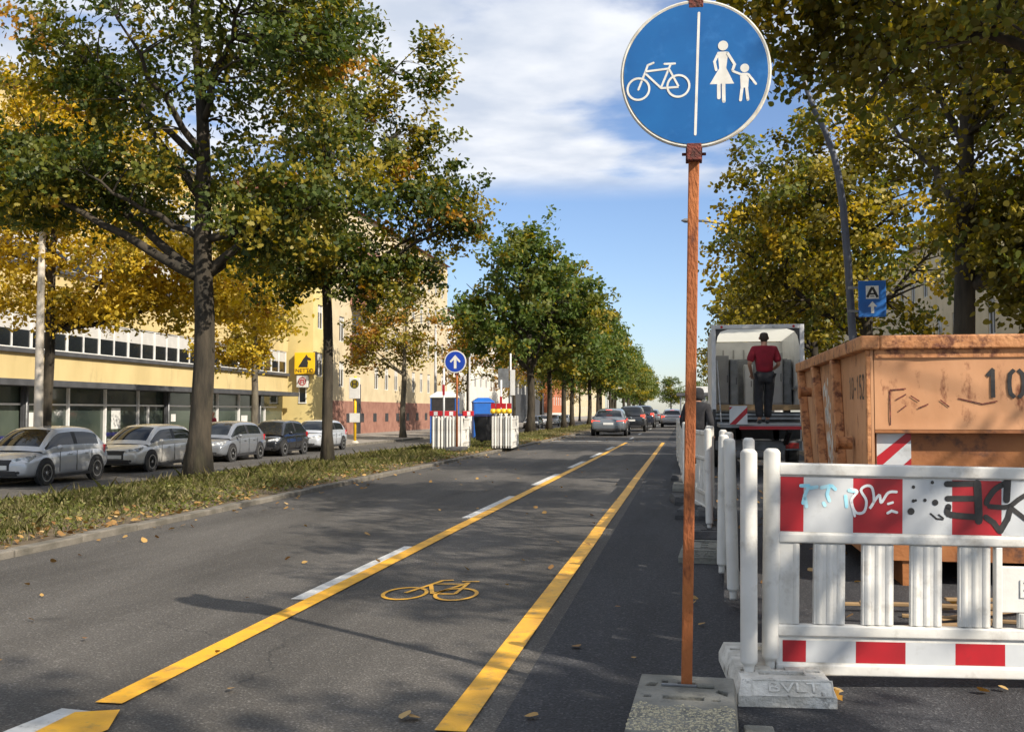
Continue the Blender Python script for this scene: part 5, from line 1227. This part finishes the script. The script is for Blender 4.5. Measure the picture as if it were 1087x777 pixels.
    for sgn in (-1, 1):
        e = c + side_ * sgn * .085; MB().ball((e.x, e.y, e.z), (.014, .024, .032), 8, 6).build('ear', 'skin', t, smooth=True)
    n_ = c + fw * .108; MB().ball((n_.x, n_.y, n_.z - .01), (.014, .02, .024), 8, 6).build('nose', 'skin', t, smooth=True)
    for sgn in (-1, 1):
        e = c + fw * .092 + side_ * sgn * .032 + Vector((0, 0, .025)); MB().ball(e, (.012, .009, .008), 8, 6).build('eye', 'plastic_black', t, smooth=True)
    mth = c + fw * .096 + Vector((0, 0, -.05)); MB().ball(mth, (.024, .008, .006), 8, 6).build('mouth', 'tail_red', t, smooth=True)
    return t
# worker on the lift, seen from behind, right leg forward, left arm bent (faces away: rz = pi)
JW = dict(pelvis=(0, 0, .95), waist=(0, -.03, 1.12), chest=(0, -.05, 1.36), neckb=(0, -.06, 1.50), neck=(0, -.075, 1.56), head0=(0, -.10, 1.63), head1=(0, -.10, 1.70), head2=(0, -.095, 1.76),
          shL=(.20, -.04, 1.43), elL=(.29, .03, 1.16), wrL=(.24, -.14, .99), haL=(.225, -.20, .93), shR=(-.20, -.05, 1.43), elR=(-.27, -.03, 1.15), wrR=(-.20, -.26, 1.08), haR=(-.17, -.33, 1.07),
          hiL=(.10, 0, .90), knL=(.12, -.02, .50), anL=(.11, .10, .10), toL=(.12, -.05, .045), hiR=(-.10, 0, .90), knR=(-.075, -.10, .50), anR=(-.05, -.06, .10), toR=(-.05, -.22, .045), face=(0, -1, -.15))
person((1.57, 20.78, 1.004), PI, 'man in a dark red T-shirt and black trousers on the truck lift, back turned', JW, 'shirt_red', 'cloth_black', 'hair', scale=1.03)
JB = dict(JW); JB.update(shL=(.19, -.02, 1.40), elL=(.26, .0, 1.13), wrL=(.22, -.16, .93), haL=(.21, -.22, .88), shR=(-.19, -.02, 1.40), elR=(-.26, 0, 1.13), wrR=(-.22, -.16, .93), haR=(-.21, -.22, .88), anL=(.11, .02, .10), toL=(.12, -.13, .045), anR=(-.11, .0, .10), toR=(-.12, -.15, .045), knL=(.11, -.03, .5), knR=(-.11, -.03, .5))
person((.19, 17.3, .004), PI - .3, 'person in a black hooded jacket standing behind the barriers, mostly hidden by the rusty post', JB, 'cloth_black', 'cloth_black', 'hair', hood=True, scale=.94)
person((-22.5, 46.0, -.48), 1.2, 'passer-by in a bright red top walking along the yellow office block', JB, 'shirt_red', 'cloth_black', 'hair', scale=.98)

# ------------------------------------------------------------------ cars
def car(label, loc, rz, paintm, L, W, H, kind='hatch', group=None, brake=False, plate_front=True):
    """front at -y; body lofted along its length, cabin above, wheels, lamps, glass as parts"""
    t = thing('car', label, 'car', loc, rz, group)
    h = W / 2
    suv = kind == 'suv'; sed = kind == 'sedan'
    belt = H * (.62 if not suv else .60)
    g = .17 if not suv else .22
    # t, ztop, half width factor, zbottom
    if sed: st = [(0, .56, .80, .34), (.012, .64, .88, .26), (.05, .69, .95, .20), (.14, .79, .985, g), (.27, belt - .02, 1, g), (.5, belt, 1, g), (.74, belt + .02, 1, g), (.90, belt + .03, .97, g + .02), (.975, belt, .93, .26), (.992, belt - .12, .89, .32), (1, belt - .28, .84, .38)]
    else: st = [(0, .56, .80, .34), (.012, .66, .88, .26), (.05, .73, .95, .20), (.13, .84, .985, g), (.25, belt - .02, 1, g), (.5, belt, 1, g), (.8, belt + .03, 1, g), (.93, belt + .03, .965, g + .04), (.98, belt, .93, .28), (.994, belt - .14, .90, .34), (1, belt - .3, .85, .40)]
    if suv: st = [(a, b2 + .08, c, d2) for a, b2, c, d2 in st]; belt += .08
    rings = []
    for (u, zt, wf, zb) in st:
        y = -L / 2 + L * u; w = h * wf; hh = zt - zb
        half = [(w * .80, zb), (w * .965, zb + hh * .12), (w * 1.0, zb + hh * .42), (w * .995, zb + hh * .66), (w * .95, zb + hh * .88), (w * .80, zt - .005), (w * .4, zt + .012)]
        rings.append([(x, y, z) for x, z in half] + [(-x, y, z) for x, z in reversed(half)])
    MB().loft(rings).build('body', paintm, t, smooth=True, subsurf=2)
    # cabin: stations along the length, side strip / rail / roof strip; glass faces are split off as their own parts
    if sed: y0, y2, ym, y3, y1 = .24, .42, .56, .74, .91
    elif suv: y0, y2, ym, y3, y1 = .22, .36, .57, .90, .985
    else: y0, y2, ym, y3, y1 = .17, .41, .57, .84, .985
    zb, zt = belt - .07, H; wb, wt_ = h * .925, h * .70
    def zr_at(u):
        if u <= y2: k = (u - y0) / (y2 - y0); return zb + (zt - .05 - zb) * (1 - (1 - k) ** 1.35)
        if u >= y3: k = (y1 - u) / (y1 - y3); return zb + (zt - (.06 if suv else .10) - zb) * (1 - (1 - max(k, 0)) ** 1.5)
        k = (u - y2) / (y3 - y2); return zt - .05 + .05 * math.sin(k * PI * .75) - (.01 if suv else .05) * k * k
    us = [y0, y0 + (y2 - y0) * .12, y0 + (y2 - y0) * .5, y2 - (y2 - y0) * .08, y2 + .015, (y2 + ym) / 2, ym - .012, ym + .012, (ym + y3) / 2, y3 - .01, y3 + (y1 - y3) * .14, y3 + (y1 - y3) * .5, y3 + (y1 - y3) * .80, y1]
    rings = []
    for u in us:
        zr = max(zr_at(u), zb + .012); f = (zr - zb) / (zt - zb); ws = wb + (wt_ - wb) * f; y = -L / 2 + L * u
        if u == y0: ws *= .86
        dz = min(.065, (zr - zb) * .3); zl = min(zb + .10, zb + (zr - zb) * .35)
        half = [(wb, zb - .05), (wb - .012, zl), (ws + .012, zr - dz), (ws - .075, zr + .002), (ws * .42, zr + .028)]
        bow = (-.10 if u <= y2 else (.05 if u >= y3 else 0))
        rings.append([(x, y + bow * (1 - (abs(x) / wb) ** 2), z) for x, z in half] + [(-x, y + bow * (1 - (abs(x) / wb) ** 2), z) for x, z in reversed(half)])
    cb_ = MB(); nr_ = 10; nst = len(us)
    kinds = ['cabin', 'windscreen', 'rear_window', 'side_window', 'side_window', 'side_window', 'side_window', 'door_pillar', 'door_pillar']
    mm = [paintm, 'glass', 'glass', 'glass', 'glass', 'glass', 'glass', 'plastic_black', 'plastic_black']
    vs_ = [p for r_ in rings for p in r_]
    me = bpy.data.meshes.new('cabin'); fs_ = []; mi_ = []
    for a_ in range(nst - 1):
        for k in range(nr_ - 1):
            v0 = a_ * nr_ + k; fs_.append((v0, v0 + 1, v0 + 1 + nr_, v0 + nr_)); c_ = 0
            if k in (3, 4, 5) and 1 <= a_ <= 2: c_ = 1
            elif k in (3, 4, 5) and 10 <= a_ <= 11: c_ = 2
            elif k in (1, 7):
                if 1 <= a_ <= 5: c_ = 3 if k == 1 else 4
                elif a_ == 6: c_ = 7 if k == 1 else 8
                elif 7 <= a_ <= (9 if not sed else 10): c_ = 5 if k == 1 else 6
            mi_.append(c_)
    me.from_pydata(vs_, [], fs_)
    for q_ in range(9): me.materials.append(M[mm[q_]])
    me.polygons.foreach_set('material_index', mi_)
    bm = bmesh.new(); bm.from_mesh(me); bmesh.ops.recalc_face_normals(bm, faces=bm.faces); bm.to_mesh(me); bm.free()
    tmp = bpy.data.objects.new('tmp', me); COL.objects.link(tmp); sb = tmp.modifiers.new('s', 'SUBSURF'); sb.levels = 2
    dg = bpy.context.evaluated_depsgraph_get(); m2 = bpy.data.meshes.new_from_object(tmp.evaluated_get(dg)); bpy.data.objects.remove(tmp)
    for q_ in range(9):
        bm = bmesh.new(); bm.from_mesh(m2)
        bmesh.ops.delete(bm, geom=[f_ for f_ in bm.faces if f_.material_index != q_], context='FACES')
        for f_ in bm.faces: f_.material_index = 0; f_.smooth = True
        m3 = bpy.data.meshes.new(kinds[q_]); bm.to_mesh(m3); bm.free(); m3.materials.append(M[mm[q_]])
        o3 = bpy.data.objects.new(kinds[q_], m3); COL.objects.link(o3); o3.parent = t
    Y = lambda u: -L / 2 + L * u
    y0 = Y(y0)
    for sx in (1, -1):
        MB().box(-.02, .02, -.06, .0, -.012, .012)
        mx = MB().ball((sx * (h + .07), y0 + .52, belt + .03), (.09, .06, .065), 10, 8); mo = mx.build('wing_mirror', paintm, t, smooth=True)
        for yy in (.40, .60): MB().box(min(sx * h * .985, sx * (h + .012)), max(sx * h * .985, sx * (h + .012)), Y(yy) + .22, Y(yy) + .38, belt - .17, belt - .14).build('door_handle', paintm, t, bevel=.005)
        ln = MB()
        for yy in (.345, .55, .74): ln.box(min(sx * h * .99, sx * (h + .003)), max(sx * h * .99, sx * (h + .003)), Y(yy), Y(yy) + .012, g + .14, belt - .08)
        ln.build('door_gap', 'plastic_black', t)
        MB().box(min(sx * h * .96, sx * (h + .006)), max(sx * h * .96, sx * (h + .006)), Y(.26), Y(.72), g + .02, g + .09).build('sill_trim', 'plastic_black', t, bevel=.005)
    wr = .315 if not suv else .35; wy = (Y(.19), Y(.19) + .615 * L)
    for sx in (1, -1):
        for y in wy:
            a_ = MB().lathe([(wr + .055, -.02), (wr + .055, .02)], (sx * (h - .018), y, wr + .012), 'x', 28); a_.build('wheel_arch', 'plastic_black', t)
            w_ = MB().lathe([(wr * .66, -.09), (wr - .02, -.09), (wr, -.06), (wr, .075), (wr - .025, .095), (wr * .66, .095)], (0, 0, 0), 'x', 28).build('wheel', 'tyre', t, smooth=False)
            w_.location = (sx * (h - .075), y, wr); w_.rotation_euler = (0, 0, 0 if sx > 0 else PI)
            r_ = MB().mat('plastic_black'); r_.lathe([(wr * .64, .0), (wr * .64, .072)], (0, 0, 0), 'x', 24); r_.mat('rim')
            for k in range(5):
                an = k * 2 * PI / 5 + .3; ca, sa = math.cos(an), math.sin(an); nx, nz = -sa * .038, ca * .038; rr2 = wr * .66
                r_.hexa([(.0725, nx, nz), (.095, nx, nz), (.095, -nx, -nz), (.0725, -nx, -nz), (.0725, nx * .8 + ca * rr2, nz * .8 + sa * rr2), (.095, nx * .8 + ca * rr2, nz * .8 + sa * rr2), (.095, -nx * .8 + ca * rr2, -nz * .8 + sa * rr2), (.0725, -nx * .8 + ca * rr2, -nz * .8 + sa * rr2)])
            r_.lathe([(wr * .66, .074), (wr * .70, .098), (wr * .60, .099), (wr * .60, .074)], (0, 0, 0), 'x', 28); r_.lathe([(.05, .0955), (.045, .104)], (0, 0, 0), 'x', 12)
            r_.build('rim', None, w_)
    fy, ry = -L / 2, L / 2
    for sx in (1, -1):
        hl = MB(); x0, x1 = sx * h * .44, sx * h * .90; zh = .66 + (.1 if suv else 0)
        hl.hexa([(x0, fy + .005, zh - .07), (x1, fy + .13, zh - .03), (x1, fy + .40, zh + .04), (x0, fy + .20, zh - .04), (x0, fy + .012, zh + .03), (x1, fy + .15, zh + .10), (x1, fy + .42, zh + .13), (x0, fy + .2, zh + .05)]); hl.build('headlight', 'headlight', t, bevel=.02)
        zl = belt - .20; tl = MB()
        if sed: tl.hexa([(sx * h * .45, ry - .10, zl), (sx * h * .90, ry - .17, zl - .02), (sx * h * .955, ry - .34, zl), (sx * h * .45, ry - .3, zl), (sx * h * .45, ry - .012, zl + .09), (sx * h * .90, ry - .055, zl + .13), (sx * h * .975, ry - .34, zl + .13), (sx * h * .45, ry - .3, zl + .09)])
        else: tl.hexa([(sx * h * .64, ry - .12, zl - .04), (sx * h * .89, ry - .16, zl - .04), (sx * h * .955, ry - .30, zl), (sx * h * .64, ry - .3, zl), (sx * h * .68, ry + .0, zl + .22), (sx * h * .88, ry - .03, zl + .22), (sx * h * .975, ry - .26, zl + .24), (sx * h * .68, ry - .3, zl + .24)])
        tl.build('tail_light', 'brake' if brake else 'tail_red', t, bevel=.012)
        MB().ball((sx * h * .62, fy + .03, .36), (.07, .03, .04), 10, 8).build('fog_light', 'plastic_black', t, smooth=True)
    MB().hexa([(-h * .36, fy - .012, .55), (h * .36, fy - .012, .55), (h * .36, fy + .1, .55), (-h * .36, fy + .1, .55), (-h * .40, fy + .012, .665), (h * .40, fy + .012, .665), (h * .4, fy + .1, .665), (-h * .4, fy + .1, .665)]).build('grille', 'plastic_black', t, bevel=.012)
    MB().hexa([(-h * .60, fy - .002, .27), (h * .60, fy - .002, .27), (h * .6, fy + .1, .27), (-h * .6, fy + .1, .27), (-h * .56, fy - .014, .39), (h * .56, fy - .014, .39), (h * .56, fy + .1, .39), (-h * .56, fy + .1, .39)]).build('air_intake', 'plastic_black', t, bevel=.015)
    if plate_front: MB().box(-.30, .30, fy - .0155, fy + .05, .40, .55).build('plate_holder', 'plastic_black', t, bevel=.005)
    if plate_front: MB().box(-.26, .26, fy - .034, fy - .016, .42, .53).build('number_plate', 'number_plate', t, bevel=.004)
    MB().box(-.26, .26, ry - .01, ry + .014, .58 if sed else .66, .69 if sed else .77).build('number_plate', 'number_plate', t, bevel=.004)
    MB().box(-h * .7, h * .7, ry - .06, ry + .004, .26, .40).build('rear_bumper', 'plastic_black', t, bevel=.03)
    if brake: MB().box(-.16, .16, ry - L * .16, ry - L * .14, H - .10, H - .075).build('brake_light', 'brake', t)
    return t
xo = -16.75
car('silver blue hatchback parked by the opposite kerb, nearest car of the line', (xo + .03, 24.5, -.6), .03, 'car_silverblue', 3.78, 1.70, 1.47, group='cars parked along the opposite kerb')
car('pale silver hatchback parked behind the silver blue one, partly behind the thick trunk', (xo - .35, 30.5, -.6), .0, 'car_silver', 3.97, 1.66, 1.45, group='cars parked along the opposite kerb')
car('grey hatchback parked third in the line just right of the thick trunk', (xo - .6, 36.7, -.6), .0, 'car_grey', 4.0, 1.72, 1.49, group='cars parked along the opposite kerb')
car('small black car parked between the grey hatchback and the last silver one', (xo - .55, 41.5, -.6), .0, 'car_black', 3.62, 1.66, 1.50, group='cars parked along the opposite kerb')
car('silver car parked last in the line behind the slender trunk', (xo - .7, 46.9, -.6), .0, 'car_silver2', 4.05, 1.72, 1.47, group='cars parked along the opposite kerb')
car('slate grey saloon driving away in the lane, brake lamps lit', (-3.87, 54.4, 0), PI, 'car_slate', 4.45, 1.84, 1.43, 'sedan', brake=True)
car('black tall car driving ahead beside the slate grey saloon', (-3.30, 65.5, 0), PI, 'car_black', 4.1, 1.78, 1.60, 'suv', brake=True)
car('navy black van like car ahead, two cars beyond the saloon', (-3.2, 80, 0), PI, 'car_navy', 4.4, 1.84, 1.72, 'suv', brake=True)
car('pale car with red lamps far ahead next to the barriers', (-1.0, 84, 0), PI, 'car_pale', 4.3, 1.78, 1.46, 'hatch', brake=True)
car('dark car far ahead between the two lanes of traffic', (-3.4, 108, 0), PI, 'car_slate', 4.3, 1.8, 1.5, 'hatch')
for i, (y, c_, lab) in enumerate(((112, 'car_black', 'black car on the opposite carriageway seen between the far trunks'), (120, 'car_white', 'white car on the opposite carriageway seen between the far trunks'), (130, 'car_slate', 'slate car on the opposite carriageway seen between the far trunks'), (142, 'car_silver', 'silver car on the opposite carriageway seen between the far trunks'))):
    car(lab, (-16.6, y, -.6), 0, c_, 4.2, 1.78, 1.48, group='distant cars beyond the median trunks')

# ------------------------------------------------------------------ sky, sun, camera
w = bpy.data.worlds.new('World'); sc.world = w; w.use_nodes = True
nt = w.node_tree; nt.nodes.clear()
out = nt.nodes.new('ShaderNodeOutputWorld'); bg = N(nt, 'ShaderNodeBackground', Strength=.105)
sky = nt.nodes.new('ShaderNodeTexSky'); sky.sky_type = 'NISHITA'; sky.sun_disc = False
el = math.asin(SUN_DIR.z); az = math.atan2(SUN_DIR.x, SUN_DIR.y)
sky.sun_elevation = el; sky.sun_rotation = az; sky.air_density = 1.0; sky.dust_density = .5; sky.ozone_density = 3.0; sky.altitude = 40
tc = nt.nodes.new('ShaderNodeTexCoord'); sx_ = nt.nodes.new('ShaderNodeSeparateXYZ'); nt.links.new(tc.outputs['Generated'], sx_.inputs[0])
zmx = N(nt, 'ShaderNodeMath', operation='MAXIMUM'); zmx.inputs[1].default_value = .02; nt.links.new(sx_.outputs[2], zmx.inputs[0])
dv = [N(nt, 'ShaderNodeMath', operation='DIVIDE') for _ in range(2)]
for i in range(2): nt.links.new(sx_.outputs[i], dv[i].inputs[0]); nt.links.new(zmx.outputs[0], dv[i].inputs[1])
cv = nt.nodes.new('ShaderNodeCombineXYZ'); nt.links.new(dv[0].outputs[0], cv.inputs[0]); nt.links.new(dv[1].outputs[0], cv.inputs[1])
mp = nt.nodes.new('ShaderNodeMapping'); mp.inputs['Location'].default_value = (2.3, .35, 0); mp.inputs['Scale'].default_value = (1.0, .9, 1); nt.links.new(cv.outputs[0], mp.inputs[0])
no = N(nt, 'ShaderNodeTexNoise', Scale=1.0, Detail=9.0, Distortion=.1); no.inputs['Roughness'].default_value = .52; nt.links.new(mp.outputs[0], no.inputs['Vector'])
r1 = N(nt, 'ShaderNodeMapRange', interpolation_type='SMOOTHSTEP'); r1.inputs[1].default_value = .35; r1.inputs[2].default_value = .50; nt.links.new(no.outputs[0], r1.inputs[0])
el_ = N(nt, 'ShaderNodeMapRange', interpolation_type='SMOOTHSTEP'); el_.inputs[1].default_value = .20; el_.inputs[2].default_value = .235; nt.links.new(sx_.outputs[2], el_.inputs[0])
ml = N(nt, 'ShaderNodeMath', operation='MULTIPLY'); nt.links.new(r1.outputs[0], ml.inputs[0]); nt.links.new(el_.outputs[0], ml.inputs[1])
n2 = N(nt, 'ShaderNodeTexNoise', Scale=2.6, Detail=6.0); nt.links.new(mp.outputs[0], n2.inputs['Vector'])
cr = nt.nodes.new('ShaderNodeValToRGB'); cr.color_ramp.elements[0].position = .35; cr.color_ramp.elements[1].position = .65
cr.color_ramp.elements[0].color = (4.4, 4.9, 5.8, 1); cr.color_ramp.elements[1].color = (6.6, 6.8, 7.2, 1); nt.links.new(n2.outputs[0], cr.inputs[0])
tint = N(nt, 'ShaderNodeMix', data_type='RGBA', blend_type='MULTIPLY'); tint.inputs[0].default_value = 1; tint.inputs[7].default_value = (1.0, 1.0, 1.10, 1); nt.links.new(sky.outputs[0], tint.inputs[6])
cm = N(nt, 'ShaderNodeMix', data_type='RGBA'); nt.links.new(ml.outputs[0], cm.inputs[0]); nt.links.new(tint.outputs[2], cm.inputs[6]); nt.links.new(cr.outputs[0], cm.inputs[7])
nt.links.new(cm.outputs[2], bg.inputs[0]); nt.links.new(bg.outputs[0], out.inputs[0])
ld = bpy.data.lights.new('sun', 'SUN'); ld.energy = 5.0; ld.angle = R_(.55); ld.color = (1.0, .90, .76)
lo = bpy.data.objects.new('sun', ld); COL.objects.link(lo); lo.rotation_euler = SUN_DIR.to_track_quat('Z', 'Y').to_euler()
cam = bpy.data.cameras.new('camera'); co = bpy.data.objects.new('camera', cam); COL.objects.link(co); sc.camera = co
cam.sensor_width = 36; cam.lens = 36 * 1080 / 1087; cam.clip_start = .05; cam.clip_end = 3000
co.location = (0, 0, 1.25); co.rotation_euler = (R_(90 + 2.5713), 0, R_(9.6334))
sc.view_settings.view_transform = 'Standard'; sc.view_settings.look = 'None'; sc.view_settings.gamma = 1; sc.view_settings.exposure = .48
sc.cycles.use_denoising = True; sc.cycles.max_bounces = 6; sc.cycles.transmission_bounces = 3; sc.cycles.diffuse_bounces = 3; sc.cycles.glossy_bounces = 3
sc.cycles.use_adaptive_sampling = True; sc.cycles.adaptive_threshold = .02
